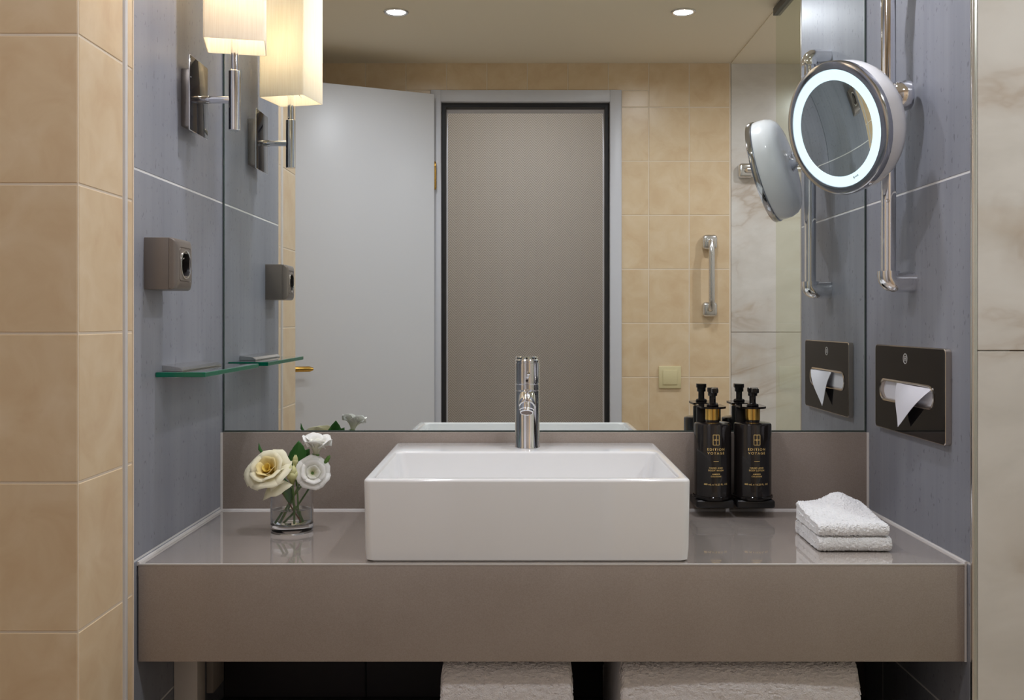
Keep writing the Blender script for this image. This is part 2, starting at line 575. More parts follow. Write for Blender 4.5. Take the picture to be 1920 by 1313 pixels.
# wall of the room left and the wall opposite the mirror
wleft = struct('wall_side', bm_box(XW0 - 0.06, XW0, -3.05, YP + 0.02, 0, 2.5), 'ceiling_paint', 'far side wall behind the open door')
DX0, DX1, DZ1 = -0.325, 0.378, 2.074      # outside of the door frame
OX0, OX1, OZ1 = -0.287, 0.335, 2.030      # opening inside the white frame
bm = bm_box(XW0, DX0 + 0.01, YO - 0.1, YO - 0.0009, 0, CEIL)
bm_box(DX1 - 0.01, XG, YO - 0.1, YO - 0.0009, 0, CEIL, bm=bm)
bm_box(DX0 + 0.01, DX1 - 0.01, YO - 0.1, YO - 0.0009, DZ1 - 0.01, CEIL, bm=bm)
wo = struct('wall_front', bm, 'grout_beige', 'beige tiled wall with the door, opposite the mirror')
for z0, z1 in bands(0, CEIL, 1.6135, PZ):
    for a0, a1 in bands(XW0, XG - 0.004, 0.7775, 0.1493):
        for (x0, x1, q0, q1) in clip_rect((a0, a1, z0, z1), (DX0, DX1, DZ1)):
            put_tile('tile', wo, YO - PT / 2, x0, x1, q0, q1, 'y', PT)

# marble clad shower walls
wm = struct('wall_marble', bm_box(XR + 0.012, XW1, YG + 0.006, 0.1, 0, CEIL), 'grout_marble', 'cream marble wall right of the niche')
for z0, z1 in ((0, 1.178), (1.178, CEIL)):
    put_tile('slab', wm, YG + 0.004, XR + 0.0075, XW1, z0, z1, 'y', 0.012, 'marble', 0.002, 0.0008)
ws = struct('wall_shower', bm_box(XG, XW1, YO - 0.1, YO - 0.006, 0, CEIL), 'grout_marble', 'cream marble shower wall seen in the mirror')
for z0, z1 in ((0, 1.182), (1.182, CEIL)):
    put_tile('slab', ws, YO - 0.004, XG, XW1, z0, z1, 'y', 0.012, 'marble', 0.002, 0.0008)
we = struct('wall_end', bm_box(XW1 - 0.006, XW1 + 0.06, YO - 0.1, YG + 0.01, 0, CEIL), 'marble', 'marble end wall of the shower')
# chrome corner profile between grey tiles and marble
t2 = to_obj('trim_2', bm_box(XR - 0.0005, XR + 0.0075, YG - 0.0035, YG + 0.004, 0, CEIL, 0.0012, 2), 'chrome_satin')
tag(t2, 'slim chrome corner profile between grey tiles and marble', 'trim', kind='structure')
t3 = to_obj('trim_3', bm_box(XL - 0.004, XL + 0.0012, YG - 0.002, YG + 0.0005, 0, CEIL), 'grout_beige')
tag(t3, 'thin cream edge joint between beige and grey tiles', 'trim', kind='structure')
# ceiling step of the shower
t4 = to_obj('trim_4', bm_box(XG, XW1, YO, YG, CEIL - 0.004, CEIL + 0.001), 'ceiling_paint')
tag(t4, 'slightly lower ceiling panel above the shower', 'trim', kind='structure')

# corridor behind the door
struct('wall_corridor', bm_box(XW0, XW1, -3.0, -2.9, 0, 2.5), 'wallpaper', 'taupe herringbone wallpaper seen through the doorway')
struct('wall_passage', bm_box(XW1, XW1 + 0.06, -3.05, YO - 0.1, 0, 2.5), 'ceiling_paint', 'plain side wall of the passage')

# door with frame, seal, leaf, hinge and handle
door = Thing('door_1', 'open white door with white frame, reflected in the mirror', 'door', (0, YO, 0), kind='structure')
bm = bm_box(DX0, OX0, YO - 0.12, YO + 0.012, 0, DZ1, 0.003)
bm_box(OX1, DX1, YO - 0.12, YO + 0.012, 0, DZ1, 0.003, bm=bm)
bm_box(OX0 - 0.001, OX1 + 0.001, YO - 0.12, YO + 0.0115, OZ1, DZ1 - 0.0005, 0.003, bm=bm)
fr = door.part('door_frame', bm, 'frame_paint')
bm = bm_box(OX0 - 0.001, OX0 + 0.016, YO - 0.05, YO - 0.012, 0, OZ1)
bm_box(OX1 - 0.016, OX1 + 0.001, YO - 0.05, YO - 0.012, 0, OZ1, bm=bm)
bm_box(OX0 + 0.015, OX1 - 0.015, YO - 0.05, YO - 0.012, OZ1 - 0.016, OZ1 + 0.001, bm=bm)
door.part('door_seal', bm, 'black_seal', 'black rubber seal inside the frame', fr)
bm = bm_box(OX0, OX0 + 0.0165, YO - 0.118, YO - 0.052, 0, OZ1)
bm_box(OX1 - 0.0165, OX1, YO - 0.118, YO - 0.052, 0, OZ1, bm=bm)
bm_box(OX0 + 0.0165, OX1 - 0.0165, YO - 0.118, YO - 0.052, OZ1 - 0.0165, OZ1, bm=bm)
door.part('door_stop', bm, 'frame_paint', None, fr)
HX, HY = -0.318, YO + 0.016
ld = Vector((-0.904, 0.427, 0)).normalized(); ln = Vector((0.427, 0.904, 0)).normalized()
def leafp(t, n, z): return Vector((HX, HY, 0)) + ld * t + ln * n + Vector((0, 0, z))
bm = bm_box(0, 0.66, 0, 0.04, 0.012, 2.05, 0.003)
for v in bm.verts: v.co = leafp(v.co.x + 0.004, v.co.y - 0.006, v.co.z)
bmesh.ops.recalc_face_normals(bm, faces=list(bm.faces))
lf = door.part('door_leaf', bm, 'white_paint')
bm = bm_lathe([(0, 0), (0.025, 0), (0.025, 0.006), (0.022, 0.009), (0, 0.009)], leafp(0.585, 0.034, 1.06), ln, 28)
bm_tube([leafp(0.585, 0.034, 1.06), leafp(0.585, 0.075, 1.06), leafp(0.580, 0.083, 1.06), leafp(0.57, 0.086, 1.06), leafp(0.475, 0.086, 1.06), leafp(0.462, 0.086, 1.06)],
        [0.009, 0.009, 0.0092, 0.0095, 0.0095, 0.005], 16, bm=bm)
door.part('door_handle', bm, 'brass', 'brass lever handle', lf)
for z in (1.755, 0.3):
    bm = bm_lathe([(0, -0.052), (0.006, -0.05), (0.008, -0.045), (0.008, -0.018), (0.0066, -0.017), (0.0066, -0.0155), (0.008, -0.0145), (0.008, 0.03),
                   (0.0066, 0.031), (0.0066, 0.0325), (0.008, 0.0335), (0.008, 0.045), (0.005, 0.052), (0, 0.053)], (HX + 0.008, HY + 0.010, z), (0, 0, 1), 20)
    door.part('hinge', bm, 'brass', 'brass barrel hinge', fr)

# ================================================================== WASHSTAND COUNTER
vc = Thing('vanity_counter', 'wide taupe quartz washstand counter with deep front apron', 'counter', (0, YF / 2, 0.70))
vc.part('countertop', bm_box(XL + 0.001, XR - 0.001, YF + 0.0030, 0.003, ZC - 0.02, ZC + 0.0001), 'quartz')
vc.part('front_apron', bm_box(XL + 0.002, XR - 0.004, YF + 0.0005, YF + 0.0185, 0.699, ZC, 0.0014, 2), 'quartz_honed')
vc.part('backsplash', bm_box(XL + 0.001, XR - 0.001, -0.012, 0.0035, ZC + 0.0005, 1.0035, 0.0012), 'quartz_honed')
def bead(pts, parent=None):
    return vc.part('silicone_joint', bm_tube(pts, 0.0034, 8), 'silicone')
bead([(XL + 0.001, YF + 0.001, ZC), (XL + 0.001, -0.012, ZC)])
bead([(XR - 0.001, YF + 0.001, ZC), (XR - 0.001, -0.012, ZC)])
bead([(XL + 0.001, -0.012, ZC), (XR - 0.001, -0.012, ZC)])
bead([(XL + 0.0005, -0.012, ZC), (XL + 0.0005, -0.012, 1.0035)])
bead([(XR - 0.0005, -0.012, ZC), (XR - 0.0005, -0.012, 1.0035)])
vc.part('edge_strip', bm_box(XL + 0.002, XR - 0.004, YF - 0.0003, YF + 0.0031, ZC - 0.0026, ZC + 0.0002, 0.0006), 'silicone', 'pale strip imitating the highlight along the mitred front edge of the counter')  # pale colour stands in for the bevel highlight on the mitred edge
vc.part('edge_strip', bm_box(XR - 0.004, XR - 0.0008, YF + 0.0002, YF + 0.01, 0.699, ZC - 0.001), 'silicone')

# wall mirror
wm_t = Thing('wall_mirror', 'large frameless wall mirror filling the niche above the counter', 'mirror', (0.05, 0.004, 1.006))
wm_t.part('mirror_glass', bm_box(XL + 0.004, XR - 0.004, 0.0, 0.006, 1.0062, 2.12), 'mirror', smooth=False)
bm = bm_box(XL + 0.0015, XL + 0.004, -0.0006, 0.0065, 1.0045, 2.12)
bm_box(XR - 0.004, XR - 0.0015, -0.0006, 0.0065, 1.0045, 2.12, bm=bm)
bm_box(XL + 0.0015, XR - 0.0015, -0.0008, 0.0065, 1.0040, 1.0064, bm=bm)
wm_t.part('mirror_edge', bm, 'mirror_edge', 'dark polished mirror edge', smooth=False)

# ================================================================== BASIN
BX0, BX1, BY0, BY1, BZ = -0.241, 0.266, -0.435, -0.016, 0.9786
def make_basin():
    t = Thing('washbasin', 'white rectangular ceramic vessel basin in the middle of the counter', 'basin', ((BX0 + BX1) / 2, (BY0 + BY1) / 2, ZC))
    bm = bmesh.new()
    cx, cy = (BX0 + BX1) / 2, (BY0 + BY1) / 2
    W, D = BX1 - BX0, BY1 - BY0
    def loop(x0, x1, y0, y1, r, z, n=5):
        pts = rrect((x0 + x1) / 2, (y0 + y1) / 2, x1 - x0, y1 - y0, r, n)
        return [bm.verts.new((p[0], p[1], z if not callable(z) else z(p[1]))) for p in pts]
    rise = lambda y: BZ + 0.0055 * max(0, (y - BY0) / D)
    loops = []
    loops.append(loop(BX0 + 0.006, BX1 - 0.006, BY0 + 0.006, BY1 - 0.002, 0.012, ZC + 0.0005))
    loops.append(loop(BX0 + 0.003, BX1 - 0.003, BY0 + 0.003, BY1 - 0.001, 0.012, ZC + 0.003))
    loops.append(loop(BX0 + 0.0015, BX1 - 0.0015, BY0 + 0.0015, BY1 - 0.001, 0.012, ZC + 0.02))
    for k in range(5):                      # rounded outer top edge
        a = math.pi / 2 * k / 4; rr = 0.005
        i = rr * (1 - math.cos(a))
        loops.append(loop(BX0 + i, BX1 - i, BY0 + i, BY1 - i, 0.012 - i * 0.5, (lambda a, rr: (lambda y: rise(y) - rr + rr * math.sin(a)))(a, rr)))
    ix0, ix1, iy0, iy1 = BX0 + 0.017, BX1 - 0.017, BY0 + 0.016, -0.139
    for k in range(5):                      # rounded inner edge
        a = math.pi / 2 * k / 4; rr = 0.005
        i = rr * math.sin(a)
        loops.append(loop(ix0 - rr + i, ix1 + rr - i, iy0 - rr + i, iy1 + rr - i, 0.016, (lambda a, rr: (lambda y: rise(y) - rr + rr * math.cos(a)))(a, rr)))
    loops.append(loop(ix0 + 0.006, ix1 - 0.006, iy0 + 0.005, iy1 - 0.006, 0.022, ZC + 0.07))
    loops.append(loop(ix0 + 0.014, ix1 - 0.014, iy0 + 0.012, iy1 - 0.014, 0.03, ZC + 0.04))
    loops.append(loop(ix0 + 0.03, ix1 - 0.03, iy0 + 0.028, iy1 - 0.03, 0.035, ZC + 0.026))
    loops.append(loop(cx - 0.03, cx + 0.03, cy - 0.07, cy - 0.01, 0.028, ZC + 0.02))
    for a, b in zip(loops, loops[1:]):
        ring_face(bm, a, b)
    bm.faces.new(loops[0][::-1]); bm.faces.new(loops[-1])
    bmesh.ops.recalc_face_normals(bm, faces=list(bm.faces))
    t.part('basin_body', bm, 'ceramic')
    t.part('drain', bm_lathe([(0, 0.004), (0.018, 0.004), (0.022, 0.003), (0.024, 0.0), (0, 0)], (cx, cy - 0.04, ZC + 0.0205), (0, 0, 1), 28), 'chrome', 'round chrome drain plug')
make_basin()

# faucet
FX, FY, FZ = 0.016, -0.077, 0.9832
fa = Thing('faucet', 'chrome cylindrical single-lever faucet on the basin ledge', 'faucet', (FX, FY, FZ))
R = 0.0233
fa.part('body', bm_lathe([(0, 0), (R + 0.0006, 0), (R + 0.0006, 0.002), (R, 0.003), (R, 0.1075), (R - 0.0007, 0.1082), (0, 0.1082)], (FX, FY, FZ), (0, 0, 1), 48), 'chrome')
fa.part('ring', bm_lathe([(0, 0.1084), (R - 0.0012, 0.1084), (R - 0.0012, 0.1092), (R, 0.1096), (R, 0.120), (R - 0.0008, 0.1206), (0, 0.1206)], (FX, FY, FZ), (0, 0, 1), 48), 'chrome')
hd = fa.part('handle', bm_lathe([(0, 0.1208), (R - 0.0012, 0.1208), (R - 0.0012, 0.1222), (R, 0.1226), (R, 0.160), (R - 0.0012, 0.1605), (R - 0.0012, 0.1615),
                            (R - 0.0004, 0.162), (R - 0.0004, 0.1655), (R - 0.0016, 0.167), (R - 0.004, 0.1668), (0, 0.1655)], (FX, FY, FZ), (0, 0, 1), 48), 'chrome')
fa.part('lever', bm_tube([(FX, FY - R + 0.003, FZ + 0.134), (FX + 0.001, FY - R - 0.006, FZ + 0.137), (FX + 0.0015, FY - R - 0.028, FZ + 0.1425), (FX + 0.0015, FY - R - 0.0295, FZ + 0.143)],
                         [0.0032, 0.003, 0.003, 0.0018], 14), 'chrome', None, hd)
fa.part('indicator', bm_lathe([(0, 0.0008), (0.0022, 0.0006), (0.0024, 0), (0, 0)], (FX - 0.001, FY - R + 0.0002, FZ + 0.1275), (0, -1, 0), 14), 'dark_plastic', 'small round temperature mark', hd)
sd = Vector((-0.03, -0.88, -0.47)).normalized(); s0 = Vector((FX, FY - 0.008, FZ + 0.1020))
sp = fa.part('spout', bm_lathe([(0, 0), (0.0158, 0), (0.0158, 0.034), (0.0150, 0.0385), (0.0125, 0.0415), (0.007, 0.043), (0, 0.0432)], s0, sd, 40), 'chrome')
ad = Vector((-0.03, -0.46, -0.885)).normalized(); a0 = s0 + sd * 0.0315
fa.part('aerator', bm_lathe([(0, 0.004), (0.0138, 0.004), (0.0138, 0.0150), (0.0128, 0.0158), (0.0128, 0.0195), (0.0120, 0.0205), (0.0106, 0.0205), (0.0102, 0.0190), (0, 0.0188)], a0, ad, 36), 'chrome', None, sp)
fa.part('aerator_mesh', bm_lathe([(0, 0.0196), (0.0101, 0.0196), (0.0101, 0.0188), (0, 0.0188)], a0, ad, 28), 'aerator_grey', 'grey aerator screen', sp)

# ================================================================== WALL LAMP (left)
LX, LY = -0.502, -0.216
wlamp = Thing('wall_lamp', 'chrome wall lamp with square cream fabric shade on the left grey wall', 'lamp', (XL, LY, 1.614))
wlamp.part('mounting_box', bm_box(XL - 0.0005, -0.566, LY - 0.027, LY + 0.033, 1.562, 1.663, 0.002), 'stainless')
wlamp.part('back_plate', bm_box(-0.567, -0.564, LY - 0.047, LY + 0.047, 1.5526, 1.681, 0.0006), 'black_chrome', 'mirror-black rectangular back plate')
wlamp.part('plate_edge', bm_box(-0.5675, -0.5650, LY - 0.0478, LY + 0.0478, 1.5518, 1.6818, 0.0004), 'chrome')
wlamp.part('arm', bm_lathe([(0, 0), (0.0072, 0), (0.0072, 0.017), (0.0066, 0.0175), (0.0066, 0.0605), (0, 0.0605)], (-0.5645, LY, 1.614), (1, 0, 0), 24), 'chrome')
wlamp.part('holder', bm_lathe([(0, 1.5595), (0.0096, 1.5595), (0.0104, 1.5603), (0.0104, 1.6642), (0.0096, 1.665), (0, 1.665)], (LX, LY, 0), (0, 0, 1), 32), 'chrome')
wlamp.part('stem', bm_lathe([(0, 1.6645), (0.0066, 1.6645), (0.0066, 1.735), (0.012, 1.737), (0.012, 1.775), (0, 1.775)], (LX, LY, 0), (0, 0, 1), 24), 'chrome')
def make_shade():
    h0, h1, s, ang, th = 1.7074, 1.975, 0.0515, math.radians(13), 0.0012
    bm = bmesh.new()
    def sq(half, z):
        pts = rrect(0, 0, 2 * half, 2 * half, 0.004, 3)
        return [bm.verts.new((LX + 0.002 + p[0] * math.cos(ang) - p[1] * math.sin(ang), LY + p[0] * math.sin(ang) + p[1] * math.cos(ang), z)) for p in pts]
    o0, o1, i1, i0 = sq(s, h0), sq(s, h1), sq(s - th, h1), sq(s - th, h0)
    for a, b in ((o0, o1), (o1, i1), (i1, i0), (i0, o0)): ring_face(bm, a, b)
    bmesh.ops.recalc_face_normals(bm, faces=list(bm.faces))
    sh = wlamp.part('lamp_shade', bm, 'shade')
    bm = bmesh.new()
    for a in (0, 90, 180, 270):
        aa = math.radians(a) + ang
        bm_tube([(LX + 0.011 * math.cos(aa), LY + 0.011 * math.sin(aa), 1.745), (LX + 0.002 + 0.0495 * math.cos(aa), LY + 0.0495 * math.sin(aa), 1.7245)], 0.0011, 6, bm=bm)
    wlamp.part('shade_carrier', bm, 'chrome', None, sh)
make_shade()
wlamp.part('bulb', bm_lathe([(0, 1.775), (0.008, 1.776), (0.010, 1.79), (0.017, 1.815), (0.019, 1.835), (0.015, 1.853), (0.006, 1.862), (0, 1.863)], (LX, LY, 0), (0, 0, 1), 24), 'bulb_on')
ld_ = bpy.data.lights.new('bulb_light', 'POINT'); ld_.energy = SCONCE_W; ld_.color = (1.0, 0.94, 0.84); ld_.shadow_soft_size = 0.022
lo = bpy.data.objects.new('bulb_light', ld_); lo.parent = wlamp.o; lo.location = Vector((LX, LY, 1.835)) - wlamp.loc; C.objects.link(lo)

# ================================================================== WALL SOCKET (left wall)
def make_socket():
    y0, y1, z0, z1 = -0.414, -0.332, 1.2727, 1.3546
    cy, cz = (y0 + y1) / 2, (z0 + z1) / 2
    t = Thing('power_socket', 'taupe surface-mounted power socket on the left grey wall', 'socket', (XL, cy, cz))
    t.part('socket_box', bm_box(XL - 0.0005, -0.5485, y0, y1, z0, z1, 0.0012), 'taupe_plastic')
    bm = bmesh.new()
    n = 8
    loops = []
    for x, ins, r in ((-0.5483, 0.0, 0.003), (-0.545, 0.0, 0.003), (-0.5405, 0.0018, 0.005), (-0.5375, 0.006, 0.008), (-0.5364, 0.0135, 0.006), (-0.5376, 0.0138, 0.006), (-0.5376, 0.0146, 0.006), (-0.5361, 0.0149, 0.006)):
        loops.append([bm.verts.new((x, p[0], p[1])) for p in rrect(cy, cz, y1 - y0 - 2 * ins, z1 - z0 - 2 * ins, r, n)])
    for a, b in zip(loops, loops[1:]): ring_face(bm, a, b)
    m = len(loops[-1])
    c = []
    for i, v in enumerate(loops[-1]):
        d = Vector((0, v.co.y - cy, v.co.z - cz)).normalized()
        c.append(bm.verts.new((-0.5358, cy + d.y * 0.0225, cz + d.z * 0.0225)))
    ring_face(bm, loops[-1], c)
    w = [bm.verts.new((-0.5545 + 0.002, v.co.y, v.co.z)) for v in c]
    bmesh.ops.recalc_face_normals(bm, faces=list(bm.faces))
    for v in w: bm.verts.remove(v)
    cp = t.part('cover_plate', bm, 'taupe_plastic')
    t.part('socket_well', bm_lathe([(0.0226, 0.0175), (0.0214, 0.0178), (0.0208, 0.016), (0.0205, 0.003), (0, 0.003)], (-0.5528, cy, cz), (1, 0, 0), 36), 'dark_plastic', 'dark round socket well', cp)
    t.part('socket_rim', bm_lathe([(0.0236, 0.0), (0.0236, 0.0012), (0.0222, 0.0016), (0.0212, 0.0010), (0.0212, 0.0)], (-0.5360, cy, cz), (1, 0, 0), 36, closed=True), 'chrome_satin', 'shiny rim of the socket', cp)
    t.part('earth_pin', bm_lathe([(0, 0.012), (0.0015, 0.0115), (0.0024, 0.009), (0.0024, 0), (0, 0)], (-0.5500, cy, cz + 0.0105), (1, 0, 0), 12), 'chrome', 'shiny earth pin', cp)
make_socket()

# ================================================================== GLASS SHELF (left wall)
def make_shelf():
    t = Thing('glass_shelf', 'narrow clear glass shelf with green edges on the left grey wall', 'shelf', (XL, -0.2, 1.132))
    bm = bm_box(XL + 0.0005, -0.5064, -0.366, -0.0366, 1.1325, 1.1403, 0.0007, 1)
    for f in bm.faces:
        f.material_index = 0 if abs(f.normal.z) > 0.9 else 1
    t.part('glass_pane', bm, ['shelf_glass', 'shelf_edge'], smooth=False)
    y0, y1 = -0.334, -0.12
    poly = [(XL + 0.0003, y0, 1.1407), (-0.554, y0, 1.1407), (-0.5535, y0, 1.1425), (-0.560, y0, 1.1465), (XL + 0.0003, y0, 1.1505)]
    t.part('clamp_rail', bm_prism(poly, (0, y1 - y0, 0)), 'chrome_satin', 'chrome clamping rail', smooth=False)
    poly = [(XL + 0.0003, y0, 1.1285), (-0.565, y0, 1.1295), (-0.563, y0, 1.1321), (XL + 0.0003, y0, 1.1321)]
    t.part('lower_clamp', bm_prism(poly, (0, y1 - y0, 0)), 'chrome_satin', smooth=False)
make_shelf()

# ================================================================== MIRROR RAIL AND MAGNIFYING MIRROR (right wall)
RX, RY = 0.6458, -0.234
rail = Thing('mirror_rail', 'vertical chrome wall rail carrying the round magnifying mirror', 'rail', (XR, RY, 1.29))
rail.part('pole', bm_lathe([(0, 1.30), (0.0126, 1.30), (0.0126, 1.80), (0, 1.80)], (RX, RY, 0), (0, 0, 1), 32), 'chrome')
def bracket(zc, up):
    s = 1 if up else -1
    bm = bmesh.new()
    r = 0.0185
    pts, rs = [], []
    pts.append((RX, RY, zc + s * 0.019)); rs.append(r)
    for k in range(7):
        a = math.pi / 2 * k / 6
        pts.append((RX + 0.012 * (1 - math.cos(a)), RY, zc + s * (0.010 - 0.010 * math.sin(a)))); rs.append(r)
    pts.append((XR, RY, zc)); rs.append(r)
    bm_tube(pts, rs, 28, bm=bm)
    return bm
rail.part('wall_bracket', bracket(1.2914, True), 'chrome')
rail.part('wall_bracket', bracket(1.8076, False), 'chrome')
rail.part('stop_screw', bm_lathe([(0, 0.002), (0.003, 0.0015), (0.0035, 0), (0, 0)], (RX - 0.006, RY - 0.0112, 1.432), (-0.45, -0.89, 0), 12), 'chrome')

MC = Vector((0.5455, -0.257, 1.5544)); yaw, tilt = math.radians(63.5), math.radians(14)
MN = Vector((-math.sin(yaw) * math.cos(tilt), -math.cos(yaw) * math.cos(tilt), -math.sin(tilt)))
mm = Thing('magnifying_mirror', 'round lit magnifying mirror with white back on the chrome rail', 'mirror', tuple(MC))
RM = 0.115
mm.part('housing', bm_lathe([(0, -0.066), (0.06, -0.0655), (0.085, -0.0635), (0.099, -0.0585), (0.1075, -0.050), (0.112, -0.038), (0.1132, -0.024), (0.1125, -0.0135), (0.1125, -0.0128), (0, -0.0128)], MC, MN, 72), 'white_plastic', 'glossy white domed back')
mm.part('rim', bm_lathe([(0.106, -0.0125), (0.1138, -0.0125), (RM, -0.011), (RM, -0.002), (0.1135, 0.0005), (0.1095, 0.0015), (0.1010, 0.0015), (0.1005, -0.001), (0.1005, -0.0125)], MC, MN, 72, closed=True), 'chrome_dark', 'chrome rim')
mm.part('light_ring', bm_lathe([(0.1003, -0.0085), (0.1003, 0.0006), (0.0828, 0.0006), (0.0828, -0.0085)], MC, MN, 72, closed=True), 'ring_on', 'glowing cool white light ring')
mg = []
for k in range(25):
    r = 0.0827 * (1 - k / 24)
    mg.append((r, -0.0004 - (0.0827 ** 2 - r ** 2) / (2 * 0.46)))
mm.part('mirror_disc', bm_lathe(mg, MC, MN, 72), 'round_mirror', 'concave mirror glass')
# tiny print on the light ring
mu = Vector((math.cos(yaw), -math.sin(yaw), 0)); mw = MN.cross(mu).normalized()
if mw.z < 0: mw = -mw
def ringpt(a, r, n): return MC + mu * (r * math.cos(a)) + mw * (r * math.sin(a)) + MN * n
bm = bmesh.new()
for a0, a1, rr in ((-76, -74.6, 0.0018), (-73.6, -72.8, 0.0012), (-72.2, -71.4, 0.0012), (-70.8, -70, 0.0012), (-69.4, -68.4, 0.0012)):
    q = [ringpt(math.radians(a), r, 0.00085) for a, r in ((a0, 0.0905 - rr), (a1, 0.0905 - rr), (a1, 0.0905 + rr), (a0, 0.0905 + rr))]
    bm.faces.new([bm.verts.new(p) for p in q])
mm.part('print_mark', bm, 'taupe_plastic', 'tiny grey print', smooth=False)
back = MC - MN * 0.064
KZ = 1.6167
mm.part('ball_joint', bm_lathe([(0, -0.004), (0.017, -0.003), (0.018, 0.002), (0.012, 0.008), (0.009, 0.014), (0, 0.014)], back, -MN, 28), 'chrome')
elb = Vector((0.622, RY - 0.012, KZ - 0.010))
mm.part('arm', bm_tube([back - MN * 0.006, back - MN * 0.016, back.lerp(elb, 0.6), elb, Vector((RX, RY, KZ))], [0.008, 0.0085, 0.0085, 0.010, 0.012], 18), 'chrome')
cl = mm.part('clamp', bm_lathe([(0, -0.020), (0.0150, -0.020), (0.0175, -0.0175), (0.0175, 0.0175), (0.0150, 0.020), (0, 0.020)], (RX, RY, KZ), (0, 0, 1), 32), 'chrome')
kd = Vector((0.95, -0.31, 0.0)).normalized()
kp = Vector((RX - 0.006, RY - 0.018, KZ - 0.005))
mm.part('clamp_knob', bm_lathe([(0, -0.012), (0.017, -0.012), (0.020, -0.009), (0.020, 0.006), (0.0185, 0.007), (0.0185, 0.010), (0.0250, 0.011), (0.0260, 0.014), (0.0260, 0.029), (0.0235, 0.036), (0.016, 0.040), (0, 0.042)], kp, kd, 40), 'chrome', 'round chrome clamping knob', cl)

# ================================================================== TISSUE DISPENSER (right wall)
def make_tissue():
    y0, y1, z0, z1 = -0.3887, -0.0764, 1.0235, 1.179
    cy, cz = (y0 + y1) / 2, (z0 + z1) / 2
    XF = 0.679
    sy, sz, sl, sh = -0.224, 1.0965, 0.243, 0.040
    t = Thing('tissue_dispenser', 'black glass tissue dispenser plate with steel edge on the right wall', 'dispenser', (XR, cy, z0))
    # steel edge band
    bm = bmesh.new()
    o0 = [bm.verts.new((XR - 0.0002, p[0], p[1])) for p in rrect(cy, cz, y1 - y0, z1 - z0, 0.008)]
    o1 = [bm.verts.new((XF + 0.0008, p[0], p[1])) for p in rrect(cy, cz, y1 - y0, z1 - z0, 0.008)]
    o2 = [bm.verts.new((XF, p[0], p[1])) for p in rrect(cy, cz, y1 - y0 - 0.0016, z1 - z0 - 0.0016, 0.0075)]
    i2 = [bm.verts.new((XF, p[0], p[1])) for p in rrect(cy, cz, y1 - y0 - 0.0036, z1 - z0 - 0.0036, 0.0065)]
    i1 = [bm.verts.new((XR - 0.0002, p[0], p[1])) for p in rrect(cy, cz, y1 - y0 - 0.0036, z1 - z0 - 0.0036, 0.0065)]
    for a, b in ((o0, o1), (o1, o2), (o2, i2), (i2, i1), (i1, o0)): ring_face(bm, a, b)
    bmesh.ops.recalc_face_normals(bm, faces=list(bm.faces))
    t.part('steel_edge', bm, 'stainless', 'brushed steel edge')
    # black face with the slot cut out
    bm = bmesh.new()
    n = 10
    inner = stadium(sy, sz, sl, sh, n)
    outer = []
    for (py, pz) in inner:
        dy, dz = py - cy, pz - cz
        hy, hz = (y1 - y0) / 2 - 0.002, (z1 - z0) / 2 - 0.002
        outer.append((py, pz, hy, hz))
    hy, hz = (y1 - y0) / 2 - 0.002, (z1 - z0) / 2 - 0.002
    out_loop = rrect(cy, cz, 2 * hy, 2 * hz, 0.006, 5)
    vi = [bm.verts.new((XF + 0.0002, p[0], p[1])) for p in inner]
    vo = [bm.verts.new((XF + 0.0002, p[0], p[1])) for p in out_loop]
    ed = [bm.edges.new((vi[k], vi[(k + 1) % len(vi)])) for k in range(len(vi))] + [bm.edges.new((vo[k], vo[(k + 1) % len(vo)])) for k in range(len(vo))]
    bmesh.ops.triangle_fill(bm, use_beauty=True, use_dissolve=False, edges=ed)
    for f in list(bm.faces):
        c = f.calc_center_median()
        h = sl / 2 - sh / 2
        dy = max(0, abs(c.y - sy) - h)
        if math.hypot(dy, c.z - sz) < sh / 2 - 0.0004: bm.faces.remove(f)
    ext = bmesh.ops.extrude_face_region(bm, geom=list(bm.faces))
    for v in [g for g in ext['geom'] if isinstance(g, bmesh.types.BMVert)]: v.co.x += 0.008
    bmesh.ops.recalc_face_normals(bm, faces=list(bm.faces))
    fp = t.part('face_plate', bm, 'black_gloss', smooth=False)
    # slot rim
    bm = bmesh.new()
    loops = []
    for x, g in ((XF + 0.006, 0.000), (XF - 0.0010, 0.0004), (XF - 0.0022, -0.0016), (XF - 0.0010, -0.0040), (XF + 0.006, -0.0046)):
        loops.append([bm.verts.new((x, p[0], p[1])) for p in stadium(sy, sz, sl + 2 * g, sh + 2 * g, n)])
    for a, b in zip(loops, loops[1:] + loops[:1]): ring_face(bm, a, b)
    bmesh.ops.recalc_face_normals(bm, faces=list(bm.faces))
    t.part('slot_rim', bm, 'stainless', 'shiny oval slot rim', fp)
    bm = bmesh.new()
    bm_prism([(XF + 0.0055, p[0], p[1]) for p in stadium(sy, sz, sl - 0.002, sh - 0.002, n)], (0.003, 0, 0), bm=bm)
    t.part('tissue_pack', bm, 'paper', 'pale paper behind the slot', fp, smooth=False)
    # round emblem with an H
    ez, ey = 1.157, -0.2235
    bm = bm_lathe([(0.0092, 0), (0.0092, 0.0006), (0.0078, 0.0006), (0.0078, 0)], (XF + 0.0002, ey, ez), (-1, 0, 0), 32, closed=True)
    for yy, zz, wy, wz in ((ey - 0.0028, ez, 0.0012, 0.0090), (ey + 0.0028, ez, 0.0012, 0.0090), (ey, ez, 0.0050, 0.0012), (ey, ez + 0.0042, 0.0044, 0.0010)):
        bm_box(XF - 0.0004, XF + 0.0002, yy - wy / 2, yy + wy / 2, zz - wz / 2, zz + wz / 2, bm=bm)
    t.part('emblem', bm, 'silver_print', 'small round silver emblem', fp, smooth=False)['kind'] = 'stuff'
